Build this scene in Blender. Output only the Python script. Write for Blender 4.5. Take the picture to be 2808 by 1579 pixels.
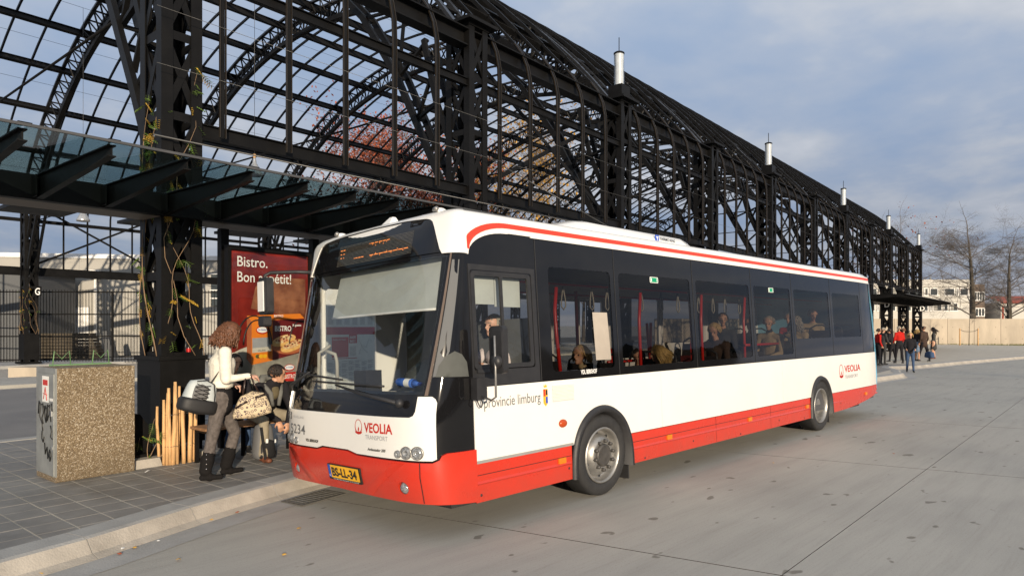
import bpy, math, random
import numpy as np
from math import sin, cos, pi, radians
from mathutils import Vector, Matrix, geometry
sc = bpy.context.scene
for o in list(bpy.data.objects): bpy.data.objects.remove(o)
random.seed(7); rng = np.random.default_rng(7)

# ------------------------------------------------------------------ camera, sky, sun, exposure
CAM = Vector((-3.465, -4.355, 1.821)); YAW = radians(44.24)
cd = bpy.data.cameras.new('camera'); cam = bpy.data.objects.new('camera', cd)
sc.collection.objects.link(cam); sc.camera = cam
cam.location = CAM; cam.rotation_euler = (pi/2, 0, YAW - pi/2)
cd.sensor_width = 36; cd.lens = 1868/2808*36; cd.shift_y = 101.6/2808; cd.clip_start = .1; cd.clip_end = 3000
SUN_AZ = radians(61.3); SUN_EL = radians(12)          # azimuth the light travels towards
sd = bpy.data.lights.new('sun', 'SUN'); so = bpy.data.objects.new('sun', sd); sc.collection.objects.link(so)
sd.energy = 4.6; sd.angle = radians(.6); sd.color = (1, .84, .64)
ldir = Vector((cos(SUN_AZ)*cos(SUN_EL), sin(SUN_AZ)*cos(SUN_EL), -sin(SUN_EL)))
so.rotation_euler = ldir.to_track_quat('-Z', 'Y').to_euler(); so.location = (-20, -30, 20)
w = bpy.data.worlds.new('World'); sc.world = w; w.use_nodes = True
nt = w.node_tree; N = nt.nodes; Lk = nt.links; N.clear()
def wn(t, **k):
    n = N.new(t)
    for a, b in k.items():
        if hasattr(n, a): setattr(n, a, b)
    return n
out = wn('ShaderNodeOutputWorld'); bg = wn('ShaderNodeBackground'); bg.inputs[1].default_value = .1
sky = wn('ShaderNodeTexSky', sky_type='NISHITA', sun_disc=False, sun_elevation=SUN_EL,
         sun_rotation=math.atan2(-cos(SUN_AZ), -sin(SUN_AZ)), air_density=1.0, dust_density=1.2, ozone_density=1.5)
tc = wn('ShaderNodeTexCoord'); sp = wn('ShaderNodeSeparateXYZ'); Lk.new(tc.outputs['Generated'], sp.inputs[0])
def wm(op, a, b=None, c=None, clamp=False):
    n = wn('ShaderNodeMath', operation=op, use_clamp=clamp)
    for i, v in enumerate((a, b, c)):
        if v is None: continue
        if isinstance(v, (int, float)): n.inputs[i].default_value = v
        else: Lk.new(v, n.inputs[i])
    return n.outputs[0]
zz = wm('ADD', wm('MAXIMUM', sp.outputs[2], 0), .16)
cx = wn('ShaderNodeCombineXYZ'); Lk.new(wm('DIVIDE', sp.outputs[0], zz), cx.inputs[0]); Lk.new(wm('DIVIDE', sp.outputs[1], zz), cx.inputs[1])
n1 = wn('ShaderNodeTexNoise'); n1.inputs['Scale'].default_value = 1.0; n1.inputs['Detail'].default_value = 5; n1.inputs['Roughness'].default_value = .52; n1.inputs['Distortion'].default_value = .25
n2 = wn('ShaderNodeTexNoise'); n2.inputs['Scale'].default_value = 3.6; n2.inputs['Detail'].default_value = 6; n2.inputs['Roughness'].default_value = .55
Lk.new(cx.outputs[0], n1.inputs['Vector']); Lk.new(cx.outputs[0], n2.inputs['Vector'])
def ramp(f, stops):
    r = wn('ShaderNodeValToRGB'); e = r.color_ramp.elements
    while len(e) < len(stops): e.new(.5)
    for i, (p, c) in enumerate(stops): e[i].position = p; e[i].color = (*c, 1)
    Lk.new(f, r.inputs[0]); return r.outputs[0]
# cloud deck: blue-grey gaps, paler puffs, a slate band towards the horizon
mixn = wm('ADD', wm('MULTIPLY', n1.outputs[0], .75), wm('MULTIPLY', n2.outputs[0], .25))
cl = ramp(mixn, [(.38, (3.4, 4.35, 5.95)), (.47, (4.2, 4.9, 6.1)), (.54, (5.5, 5.85, 6.45)), (.64, (7.2, 7.3, 7.6))])
ht = ramp(sp.outputs[2], [(0, (.66, .64, .68)), (.10, (.60, .61, .66)), (.26, (.80, .81, .84)), (.5, (1, 1, 1))])
mm = wn('ShaderNodeMixRGB', blend_type='MULTIPLY'); mm.inputs[0].default_value = 1; Lk.new(cl, mm.inputs[1]); Lk.new(ht, mm.inputs[2])
mx = wn('ShaderNodeMixRGB'); mx.inputs[0].default_value = .93; Lk.new(sky.outputs[0], mx.inputs[1]); Lk.new(mm.outputs[0], mx.inputs[2])
Lk.new(mx.outputs[0], bg.inputs[0]); Lk.new(bg.outputs[0], out.inputs[0])
vs = sc.view_settings; vs.view_transform = 'Standard'; vs.look = 'None'; vs.gamma = 1; vs.exposure = .2; vs.use_curve_mapping = False

# ------------------------------------------------------------------ placing helpers
FW = Vector((cos(YAW), sin(YAW), 0)); RT = Vector((sin(YAW), -cos(YAW), 0))
def at(px, py, d):                                   # real point seen at a pixel of the photograph, d metres into the scene
    return CAM + FW*d + RT*((px-1404)/1868*d) - Vector((0, 0, (py-891)/1868*d))
def ground(px, py, z=0.):
    return at(px, py, (CAM.z-z)*1868/(py-891))
UA = radians(4.96); U = Vector((cos(UA), sin(UA), 0)); V = Vector((-sin(UA), cos(UA), 0)); O = Vector((-.428, 4.711, 0))
def SW(s, v, z=0.): return O + U*s + V*v + Vector((0, 0, z))

# ------------------------------------------------------------------ materials
M = {}
def mat(name, col, rough=.6, metal=0., var=.12, vs_=3., bump=0., bs=60., spec=.5, coat=0., col2=None, th=.5, em=None, coords='Object', stretch=None):
    m = bpy.data.materials.new(name); m.use_nodes = True; t = m.node_tree; n = t.nodes; l = t.links
    b = n['Principled BSDF']; b.inputs['Roughness'].default_value = rough; b.inputs['Metallic'].default_value = metal
    b.inputs['Specular IOR Level'].default_value = spec; b.inputs['Coat Weight'].default_value = coat; b.inputs['Coat Roughness'].default_value = .04
    tcn = n.new('ShaderNodeTexCoord'); src = tcn.outputs['Object' if coords == 'World' else coords]
    if coords == 'World':
        src = n.new('ShaderNodeNewGeometry').outputs['Position']
    if stretch:
        mp = n.new('ShaderNodeMapping'); mp.inputs['Scale'].default_value = stretch; l.new(src, mp.inputs[0]); src = mp.outputs[0]
    nz = n.new('ShaderNodeTexNoise'); nz.inputs['Scale'].default_value = vs_; nz.inputs['Detail'].default_value = 6; nz.inputs['Roughness'].default_value = .6
    l.new(src, nz.inputs['Vector'])
    r = n.new('ShaderNodeValToRGB'); e = r.color_ramp.elements
    c2 = col2 or tuple(min(1, c*(1+var)) for c in col); c1 = col if col2 else tuple(c*(1-var) for c in col)
    e[0].position = .5-.22 if not col2 else th-.12; e[1].position = .5+.22 if not col2 else th+.12
    e[0].color = (*c1, 1); e[1].color = (*c2, 1)
    l.new(nz.outputs[0], r.inputs[0]); l.new(r.outputs[0], b.inputs['Base Color'])
    if rough > .08:
        mr = n.new('ShaderNodeMapRange'); mr.inputs[1].default_value = .3; mr.inputs[2].default_value = .7
        mr.inputs[3].default_value = rough*.88; mr.inputs[4].default_value = min(1, rough*1.12)
        l.new(nz.outputs[0], mr.inputs[0]); l.new(mr.outputs[0], b.inputs['Roughness'])
    if bump:
        nb = n.new('ShaderNodeTexNoise'); nb.inputs['Scale'].default_value = bs; nb.inputs['Detail'].default_value = 4; l.new(src, nb.inputs['Vector'])
        bn = n.new('ShaderNodeBump'); bn.inputs['Strength'].default_value = bump; bn.inputs['Distance'].default_value = .02
        l.new(nb.outputs[0], bn.inputs['Height']); l.new(bn.outputs[0], b.inputs['Normal'])
    if em: b.inputs['Emission Color'].default_value = (*em[:3], 1); b.inputs['Emission Strength'].default_value = em[3]
    M[name] = m; return m
def glassmat(name, tint, rough=.0, ior=1.5, gain=1.6):
    m = bpy.data.materials.new(name); m.use_nodes = True; t = m.node_tree; n = t.nodes; l = t.links; n.clear()
    o = n.new('ShaderNodeOutputMaterial'); mxs = n.new('ShaderNodeMixShader'); tr = n.new('ShaderNodeBsdfTransparent'); gl = n.new('ShaderNodeBsdfGlossy')
    fr = n.new('ShaderNodeFresnel'); gm_ = n.new('ShaderNodeNewGeometry'); im = n.new('ShaderNodeMapRange'); im.inputs[3].default_value = ior; im.inputs[4].default_value = 1/ior; l.new(gm_.outputs['Backfacing'], im.inputs[0]); l.new(im.outputs[0], fr.inputs[0]); tr.inputs[0].default_value = (*tint, 1); gl.inputs['Roughness'].default_value = rough
    ad = n.new('ShaderNodeMath'); ad.operation = 'MULTIPLY'; ad.inputs[1].default_value = gain; ad.use_clamp = True
    g = n.new('ShaderNodeTexCoord'); nz = n.new('ShaderNodeTexNoise'); nz.inputs['Scale'].default_value = 1.7; bn = n.new('ShaderNodeBump')
    bn.inputs['Strength'].default_value = .05; bn.inputs['Distance'].default_value = .02; l.new(g.outputs['Object'], nz.inputs['Vector']); l.new(nz.outputs[0], bn.inputs['Height'])
    l.new(bn.outputs[0], gl.inputs['Normal'])
    l.new(fr.outputs[0], ad.inputs[0]); l.new(ad.outputs[0], mxs.inputs[0]); l.new(tr.outputs[0], mxs.inputs[1]); l.new(gl.outputs[0], mxs.inputs[2]); l.new(mxs.outputs[0], o.inputs[0])
    M[name] = m; return m
mat('steel', (.0062, .0060, .0060), .5, 0, .35, 2.5, .05, 300, spec=.16); mat('steel_top', (.016, .016, .017), .34, 0, .2, 3, spec=.5); mat('lamp_white', (.58, .60, .63), .3, 0, .12, 6)  # steel_top: glossier copy of steel, colour lightened for sky sheen on the chords
mat('steel_warm', (.05, .04, .03), .3, .6, .2, 8)
mat('red_paint', (.60, .028, .010), .28, 0, .04, 2, coat=.35)
mat('white_paint', (.80, .79, .75), .22, 0, .03, 1.3, coat=.4)
mat('stripe_red', (.66, .05, .025), .3, 0, .04, 2)
mat('black_gloss', (.008, .008, .009), .05, 0, .15, 4, spec=.42)
mat('black_plastic', (.02, .02, .022), .5, 0, .2, 12, .1, 200)
mat('rubber', (.022, .022, .023), .75, 0, .25, 10, .15, 150)
mat('rim', (.36, .35, .33), .42, .75, .25, 9)
mat('hub', (.09, .085, .08), .55, .5, .3, 14)
mat('chrome', (.75, .75, .76), .15, 1, .05)
mat('lens', (.24, .25, .26), .12, .2, .7, 60)
mat('orange_lens', (.62, .18, .01), .2, 0, .12, 60)
mat('amber', (.42, .06, .01), .2, 0, .1, 60)
mat('grey_line', (.28, .28, .27), .4)
mat('light_blue', (.22, .50, .68), .3)
mat('blind', (.40, .42, .40), .8, 0, .1, 4)
mat('seat_fabric', (.018, .014, .015), .9, 0, .6, 30, .2, 80)
mat('seat_red', (.10, .008, .008), .9, 0, .6, 24)
mat('pole_red', (.55, .018, .012), .3)
mat('floor_grey', (.06, .06, .065), .7)
mat('inner_grey', (.11, .115, .12), .7)
mat('dash', (.075, .08, .075), .75, 0, .2, 6, .1, 90)
mat('strap_grey', (.35, .34, .30), .6)
mat('panel_beige', (.42, .37, .31), .5)
mat('white_matte', (.72, .72, .70), .6)
mat('paper', (.74, .74, .72), .5)
mat('print_red', (.48, .015, .03), .5)
mat('print_black', (.015, .015, .015), .5)
mat('print_grey', (.30, .31, .33), .5)
mat('print_white', (.82, .82, .80), .5)
mat('logo_red', (.50, .02, .012), .4)
mat('plate_yellow', (.78, .42, .02), .4)
mat('plate_blue', (.02, .08, .45), .4)
mat('sign_green', (.0, .30, .14), .4)
mat('led', (.5, .12, .02), .5, em=(1, .32, .08, 1.6))
mat('led_dim', (.30, .27, .21), .5, var=.5, vs_=90)
mat('kerb', (.33, .325, .31), .85, 0, .18, 2.2, .25, 60, coords='World')
mat('kerb_face', (.36, .33, .285), .85, 0, .22, 3.5, .3, 60, coords='World')
mat('concrete_wall', (.42, .36, .28), .9, 0, .22, 1.0, .1, 20, coords='World', stretch=(1.2, 1.2, .35))
mat('tile', (.205, .197, .185), .62, 0, .25, 3.2, .2, 150, coords='World')
mat('joint', (.46, .42, .35), .95)
mat('joint_dark', (.06, .055, .05), .95)
mat('asphalt', (.17, .165, .16), .9, 0, .15, .7, .2, 80, coords='World')
mat('far_paving', (.34, .32, .29), .9, 0, .1, .6, coords='World')
mat('wood', (.60, .36, .16), .75, 0, .3, 7, .2, 60, stretch=(4, 4, .8))
mat('bench_wood', (.26, .14, .07), .6, 0, .3, 7, stretch=(1, 6, 6))
mat('zinc', (.42, .43, .41), .45, .7, .15, 5)
mat('can', (.03, .025, .025), .3, .5); mat('can_red', (.5, .02, .02), .3, .3)
mat('green_paint', (.16, .30, .13), .5)
mat('leaf_yellow', (.42, .26, .03), .6, var=.3, vs_=30); mat('leaf_green', (.09, .15, .025), .6, var=.35, vs_=30)
mat('stem', (.26, .17, .10), .8)
mat('bark', (.075, .062, .045), .9, 0, .3, 4, .3, 30)
mat('bark_twig', (.15, .13, .115), .9); mat('seal', (.13, .095, .075), .5)
mat('leaf_red', (.33, .09, .045), .7, var=.4, vs_=.9); mat('leaf_gold', (.52, .30, .05), .7, var=.35, vs_=.9)
mat('lamp_metal', (.62, .61, .58), .25, .8)
mat('wire', (.10, .10, .10), .45, .5)
mat('shed_wall', (.36, .345, .31), .8, 0, .06, .6); mat('shed_white', (.8, .79, .76), .6)
mat('shed_dark', (.10, .105, .11), .8); mat('brick', (.17, .125, .095), .9, 0, .15, 4)
mat('facade_white', (.54, .52, .47), .8, 0, .08, .6); mat('window_dark', (.04, .05, .055), .15)
mat('roof_red', (.35, .07, .04), .8); mat('curtain', (.30, .29, .26), .8)
mat('soil', (.16, .11, .06), .95, 0, .3, 8, .4, 40); mat('grass', (.12, .12, .035), .9, var=.4, vs_=2)
mat('beige_soffit', (.20, .165, .135), .55)
mat('hedge', (.02, .022, .014), .95)
mat('road_dirt', (.10, .095, .085), .95)
glassmat('bus_glass', (.45, .44, .43), gain=.8); glassmat('far_glass', (.30, .30, .30), gain=.8); glassmat('clear_glass', (.86, .88, .87), gain=1.25); glassmat('canopy_glass', (.66, .78, .77), .0, gain=1.15); glassmat('tube_glass', (.93, .95, .95))
# concrete road: broom marks, stains, wear
def roadmat():
    m = mat('road_concrete', (.40, .385, .345), .82, 0, .07, .45, .2, 170, coords='World'); t = m.node_tree; n = t.nodes; l = t.links; b = n['Principled BSDF']
    base = b.inputs['Base Color'].links[0].from_socket
    g = n.new('ShaderNodeNewGeometry')
    def layer(prev, scale, stretch, rot, lo, hi, c, det=5):
        mp = n.new('ShaderNodeMapping'); mp.inputs['Scale'].default_value = stretch; mp.inputs['Rotation'].default_value = (0, 0, rot); l.new(g.outputs['Position'], mp.inputs[0])
        z = n.new('ShaderNodeTexNoise'); z.inputs['Scale'].default_value = scale; z.inputs['Detail'].default_value = det; l.new(mp.outputs[0], z.inputs['Vector'])
        mr = n.new('ShaderNodeMapRange'); mr.inputs[1].default_value = lo; mr.inputs[2].default_value = hi; l.new(z.outputs[0], mr.inputs[0])
        x = n.new('ShaderNodeMixRGB'); x.blend_type = 'MULTIPLY'; l.new(mr.outputs[0], x.inputs[0]); l.new(prev, x.inputs[1]); x.inputs[2].default_value = (*c, 1); return x.outputs[0]
    p = layer(base, 1.2, (.5, 5, 1), .12, .45, .75, (.88, .88, .88)); p = layer(p, 7, (.25, 6, 1), .1, .5, .8, (.90, .89, .88))
    p = layer(p, .35, (1, 1, 1), 0, .5, .75, (.86, .86, .87)); p = layer(p, 4.5, (.6, 1, 1), 0, .685, .71, (.50, .48, .45), 2); p = layer(p, 260, (1, 1, 1), 0, .42, .62, (.84, .84, .83), 2); p = layer(p, 60, (1, 1, 1), 0, .55, .75, (.85, .84, .82), 2)
    l.new(p, b.inputs['Base Color'])
roadmat()
def grime(name, h0, h1, amt, c=(.09, .07, .05), sc_=5.):   # road dirt thrown up on the lower body
    m = M[name]; t = m.node_tree; n = t.nodes; l = t.links; b = n['Principled BSDF']; base = b.inputs['Base Color'].links[0].from_socket
    tcn = n.new('ShaderNodeTexCoord'); s = n.new('ShaderNodeSeparateXYZ'); l.new(tcn.outputs['Object'], s.inputs[0]); mr = n.new('ShaderNodeMapRange'); mr.inputs[1].default_value = h0; mr.inputs[2].default_value = h1; mr.inputs[3].default_value = amt; mr.inputs[4].default_value = 0; l.new(s.outputs[2], mr.inputs[0])
    z = n.new('ShaderNodeTexNoise'); z.inputs['Scale'].default_value = sc_; z.inputs['Detail'].default_value = 8; z.inputs['Roughness'].default_value = .7; l.new(tcn.outputs['Object'], z.inputs['Vector']); q = n.new('ShaderNodeMath'); q.operation = 'MULTIPLY'; l.new(mr.outputs[0], q.inputs[0]); l.new(z.outputs[0], q.inputs[1])
    x = n.new('ShaderNodeMixRGB'); l.new(q.outputs[0], x.inputs[0]); l.new(base, x.inputs[1]); x.inputs[2].default_value = (*c, 1); l.new(x.outputs[0], b.inputs['Base Color'])
grime('red_paint', .25, .75, .55); grime('white_paint', .5, 1.3, .14, (.30, .26, .2)); grime('rubber', .0, .6, .0)
def aggmat():                                          # exposed aggregate on the cabinet
    m = mat('aggregate', (.30, .22, .12), .85, 0, .2, 6); t = m.node_tree; n = t.nodes; l = t.links; b = n['Principled BSDF']
    tcn = n.new('ShaderNodeTexCoord'); v = n.new('ShaderNodeTexVoronoi'); v.inputs['Scale'].default_value = 105; l.new(tcn.outputs['Object'], v.inputs['Vector'])
    s = n.new('ShaderNodeSeparateColor'); l.new(v.outputs['Color'], s.inputs[0])
    r = n.new('ShaderNodeValToRGB'); e = r.color_ramp.elements; e.new(.5); e.new(.85)
    for i, (p, c) in enumerate([(0, (.15, .105, .06)), (.45, (.26, .19, .11)), (.8, (.38, .29, .18)), (.97, (.62, .54, .42))]): e[i].position = p; e[i].color = (*c, 1)
    l.new(s.outputs[0], r.inputs[0])
    d = n.new('ShaderNodeMapRange'); d.inputs[1].default_value = 0; d.inputs[2].default_value = .6; d.inputs[3].default_value = 1; d.inputs[4].default_value = .35; l.new(v.outputs['Distance'], d.inputs[0])
    x = n.new('ShaderNodeMixRGB'); x.blend_type = 'MULTIPLY'; x.inputs[0].default_value = .5; l.new(r.outputs[0], x.inputs[1]); l.new(d.outputs[0], x.inputs[2]); l.new(x.outputs[0], b.inputs['Base Color'])
    bn = n.new('ShaderNodeBump'); bn.inputs['Strength'].default_value = 1; bn.inputs['Distance'].default_value = .006; l.new(d.outputs[0], bn.inputs['Height']); l.new(bn.outputs[0], b.inputs['Normal'])
aggmat(); grime('aggregate', .0, .35, .9, (.10, .075, .045), 3.)
def cloth(name, col, var=.15, sc_=9, b=.35): return mat(name, col, .95, 0, max(var, .1), sc_, .75, 13, spec=.12)
cloth('white_jacket', (.74, .70, .60), .05); cloth('black_knit', (.016, .015, .016)); cloth('grey_jeans', (.115, .10, .092), .35, 25); cloth('suede_black', (.012, .011, .011))
cloth('khaki', (.30, .26, .19)); cloth('black_coat', (.020, .019, .022)); cloth('blue_jeans', (.05, .085, .16)); cloth('olive', (.12, .10, .06)); cloth('hood_grey', (.15, .15, .14))
cloth('brown_coat', (.06, .04, .032)); cloth('red_coat', (.45, .02, .015)); cloth('grey_coat', (.05, .05, .05)); cloth('tan_coat', (.38, .29, .17)); cloth('pinstripe', (.60, .52, .52), .2); cloth('cream', (.42, .40, .34)); cloth('denim_light', (.16, .22, .30))
mat('skin', (.50, .27, .17), .55, var=.08, vs_=14); mat('skin_pale', (.58, .33, .24), .55, var=.06, vs_=14)
mat('hair_brown', (.12, .050, .024), .5, var=.5, vs_=40); mat('hair_dark', (.02, .013, .010), .5, var=.4, vs_=50); mat('hair_blond', (.42, .28, .10), .5, var=.4, vs_=40); mat('hair_grey', (.30, .27, .22), .6, var=.3, vs_=30)
mat('shoe_brown', (.14, .045, .02), .6); mat('shoe_black', (.012, .012, .012), .5)
mat('bag_white', (.46, .50, .50), .6, var=.1); mat('bag_black', (.014, .014, .015), .6); mat('bag_grey', (.13, .13, .13), .7); mat('leather', (.03, .017, .014), .3)
mat('bottle_blue', (.04, .12, .45), .15)

# ------------------------------------------------------------------ mesh builder
class MB:
    def __init__(s): s.v = []; s.f = []; s.m = []; s.sm = []
    def add(s, vs_, fs_, mi=0, smooth=False):
        b = len(s.v); s.v += [tuple(p) for p in vs_]
        for f in fs_: s.f.append(tuple(b+i for i in f)); s.m.append(mi); s.sm.append(smooth)
        return s
    def box(s, x0, x1, y0, y1, z0, z1, mi=0):
        return s.add([(x0,y0,z0),(x1,y0,z0),(x1,y1,z0),(x0,y1,z0),(x0,y0,z1),(x1,y0,z1),(x1,y1,z1),(x0,y1,z1)],
              [(0,3,2,1),(4,5,6,7),(0,1,5,4),(1,2,6,5),(2,3,7,6),(3,0,4,7)], mi)
    def bar(s, a, b, w_, h, up=(0,0,1), mi=0):           # rectangular section w_ x h, h along up
        a = Vector(a); b = Vector(b); d = (b-a).normalized(); up = Vector(up)
        if abs(d.dot(up)) > .98: up = Vector((1,0,0))
        x = d.cross(up).normalized(); y = x.cross(d)
        P = [a+x*i*w_/2+y*j*h/2 for i, j in ((-1,-1),(1,-1),(1,1),(-1,1))]+[b+x*i*w_/2+y*j*h/2 for i, j in ((-1,-1),(1,-1),(1,1),(-1,1))]
        return s.add(P, [(0,3,2,1),(4,5,6,7),(0,1,5,4),(1,2,6,5),(2,3,7,6),(3,0,4,7)], mi)
    def tube(s, pts, r, n=8, mi=0, smooth=True, cap=True, flat=1.):
        pts = [Vector(p) for p in pts]; R = r if hasattr(r, '__len__') else [r]*len(pts); P = []; up = None
        for i, p in enumerate(pts):
            d = (pts[min(i+1,len(pts)-1)]-pts[max(i-1,0)]).normalized()
            if up is None: up = Vector((0,0,1)) if abs(d.z) < .9 else Vector((1,0,0))
            x = d.cross(up).normalized(); y = x.cross(d).normalized(); up = y
            for k in range(n): t = 2*pi*k/n; P.append(p+x*cos(t)*R[i]+y*sin(t)*R[i]*flat)
        F = [(i*n+k, i*n+(k+1)%n, (i+1)*n+(k+1)%n, (i+1)*n+k) for i in range(len(pts)-1) for k in range(n)]
        if cap: F += [tuple(range(n-1,-1,-1)), tuple((len(pts)-1)*n+k for k in range(n))]
        return s.add(P, F, mi, smooth)
    def rib(s, pts, w_, h, side, mi=0):                  # rectangular section swept along pts, w_ along fixed side vector
        side = Vector(side); P = []; pts = [Vector(p) for p in pts]
        for i, p in enumerate(pts):
            d = (pts[min(i+1,len(pts)-1)]-pts[max(i-1,0)]).normalized(); nrm = d.cross(side).normalized()
            for a, b in ((-1,-1),(1,-1),(1,1),(-1,1)): P.append(p+side*a*w_/2+nrm*b*h/2)
        n = len(pts); F = [(i*4+k, i*4+(k+1)%4, i*4+4+(k+1)%4, i*4+4+k) for i in range(n-1) for k in range(4)]+[(3,2,1,0),(n*4-4,n*4-3,n*4-2,n*4-1)]
        return s.add(P, F, mi)
    def lathe(s, prof, n=24, axis='z', c=(0,0,0), mi=0, smooth=True, arc=2*pi):
        P = []; c = Vector(c)
        for r, h in prof:
            for k in range(n):
                t = arc*k/n; a, b = r*cos(t), r*sin(t)
                P.append(c+Vector({'z': (a,b,h), 'y': (a,h,b), 'x': (h,a,b)}[axis]))
        F = [(i*n+k, i*n+(k+1)%n, (i+1)*n+(k+1)%n, (i+1)*n+k) for i in range(len(prof)-1) for k in range(n)]
        return s.add(P, F, mi, smooth)
    def ball(s, c, r, n=10, mi=0, rot=None):
        r = (r,r,r) if not hasattr(r,'__len__') else r; c = Vector(c); P = []; m = n//2+1
        for i in range(m+1):
            for k in range(n):
                a = pi*i/m; t = 2*pi*k/n; q = Vector((r[0]*sin(a)*cos(t), r[1]*sin(a)*sin(t), r[2]*cos(a)))
                if rot is not None: q = rot @ q
                P.append(c+q)
        return s.add(P, [(i*n+k, (i+1)*n+k, (i+1)*n+(k+1)%n, i*n+(k+1)%n) for i in range(m) for k in range(n)], mi, True)
    def mesh(s, name):
        me = bpy.data.meshes.new(name); me.from_pydata(s.v, [], s.f); me.polygons.foreach_set('material_index', s.m); me.polygons.foreach_set('use_smooth', s.sm); me.update(); return me
def link(o, parent=None):
    sc.collection.objects.link(o)
    if parent is not None: o.parent = parent
    return o
def obj(name, mb, mats, parent=None, **tags):
    me = mb if isinstance(mb, bpy.types.Mesh) else mb.mesh(name)
    if not len(me.materials):
        for m in (mats if isinstance(mats, (list, tuple)) else [mats]): me.materials.append(M[m])
    o = link(bpy.data.objects.new(name, me), parent)
    for k, v in tags.items(): o[k] = v
    return o
def thing(name, label, cat, loc=(0,0,0), rz=0., group=None):
    o = link(bpy.data.objects.new(name, None)); o.location = loc; o.rotation_euler = (0,0,rz); o.empty_display_size = .1
    o['label'] = label; o['category'] = cat
    if group: o['group'] = group
    return o
def dup(root, loc, rz=None, label=None, group=None):
    r = root.copy(); link(r); r.location = loc
    if rz is not None: r.rotation_euler = (0,0,rz)
    if label: r['label'] = label
    if group: r['group'] = group
    for ch in list(root.children):
        c = ch.copy(); link(c, r)
        for g in ch.children: link(g.copy(), c)
    return r
def bevel(o, wd=.01, seg=2):
    md = o.modifiers.new('bevel', 'BEVEL'); md.width = wd; md.segments = seg; md.limit_method = 'ANGLE'; return o
def textmesh(body, size, mapf=lambda x, y: (x, y, 0), sx=1., align='LEFT', bold=0., shear=0.):
    cu = bpy.data.curves.new('text', 'FONT'); cu.body = body; cu.size = size; cu.align_x = align; cu.fill_mode = 'FRONT'; cu.offset = bold; cu.shear = shear; cu.resolution_u = 3
    o = bpy.data.objects.new('text', cu); link(o); dg = bpy.context.evaluated_depsgraph_get(); me = bpy.data.meshes.new_from_object(o.evaluated_get(dg))
    bpy.data.objects.remove(o)
    for v in me.vertices: v.co = mapf(v.co.x*sx, v.co.y)
    me.materials.clear(); return me
def patch(outline, holes, mapf, off=0., depth=.006, grid=.12, mi=0, mb=None):
    # fills an outline (with holes) by Delaunay on a 2D chart, maps it to the surface, gives it an edge of real depth
    outline = dens(outline, grid*1.3); holes = [dens(h, grid*1.3) for h in holes]; mb = mb or MB(); pts = [Vector(p) for p in outline]; E = [(i, (i+1) % len(outline)) for i in range(len(outline))]
    loops = [list(range(len(outline)))]
    for h in holes:
        b = len(pts); pts += [Vector(p) for p in h]; E += [(b+i, b+(i+1) % len(h)) for i in range(len(h))]; loops.append(list(range(b, b+len(h))))
    nb = len(pts); x0 = min(p.x for p in pts); x1 = max(p.x for p in pts); y0 = min(p.y for p in pts); y1 = max(p.y for p in pts)
    def inside(x, y, poly):
        c = False; n = len(poly); j = n-1
        for i in range(n):
            if (poly[i][1] > y) != (poly[j][1] > y) and x < (poly[j][0]-poly[i][0])*(y-poly[i][1])/(poly[j][1]-poly[i][1])+poly[i][0]: c = not c
            j = i
        return c
    gx = max(1, int((x1-x0)/grid)); gy = max(1, int((y1-y0)/grid)); bp = np.array([tuple(p) for p in pts])
    for i in range(1, gx):
        for j in range(1, gy):
            x = x0+(x1-x0)*i/gx; y = y0+(y1-y0)*j/gy
            if inside(x, y, outline) and not any(inside(x, y, h) for h in holes) and np.min(np.hypot(bp[:,0]-x, bp[:,1]-y)) > grid*.3: pts.append(Vector((x, y)))
    v, e, f, ov, oe, of = geometry.delaunay_2d_cdt(pts, E, [], 0, 1e-6)
    F = []
    for t in f:
        cx_ = sum(v[i].x for i in t)/len(t); cy_ = sum(v[i].y for i in t)/len(t)
        if inside(cx_, cy_, outline) and not any(inside(cx_, cy_, h) for h in holes): F.append(tuple(t))
    mb.add([mapf(p.x, p.y, off) for p in v], F, mi, True)
    if depth:
        for lp in [outline]+list(holes):
            n = len(lp); P = [mapf(a, b, off) for a, b in lp]+[mapf(a, b, off-depth) for a, b in lp]
            mb.add(P, [(i, (i+1) % n, n+(i+1) % n, n+i) for i in range(n)], mi)
    return mb
def rrect(x0, x1, y0, y1, r, n=5):
    P = []
    for cx_, cy_, a0 in ((x1-r,y1-r,0),(x0+r,y1-r,90),(x0+r,y0+r,180),(x1-r,y0+r,270)):
        for k in range(n+1): a = radians(a0+90*k/n); P.append((cx_+r*cos(a), cy_+r*sin(a)))
    return P
def dens(L, step=.15):                                  # add points along long edges so they can follow a curved surface
    R = []
    for i, a in enumerate(L):
        b = L[(i+1) % len(L)]; n = max(1, int(math.hypot(b[0]-a[0], b[1]-a[1])/step))
        for k in range(n): R.append((a[0]+(b[0]-a[0])*k/n, a[1]+(b[1]-a[1])*k/n))
    return R
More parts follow.
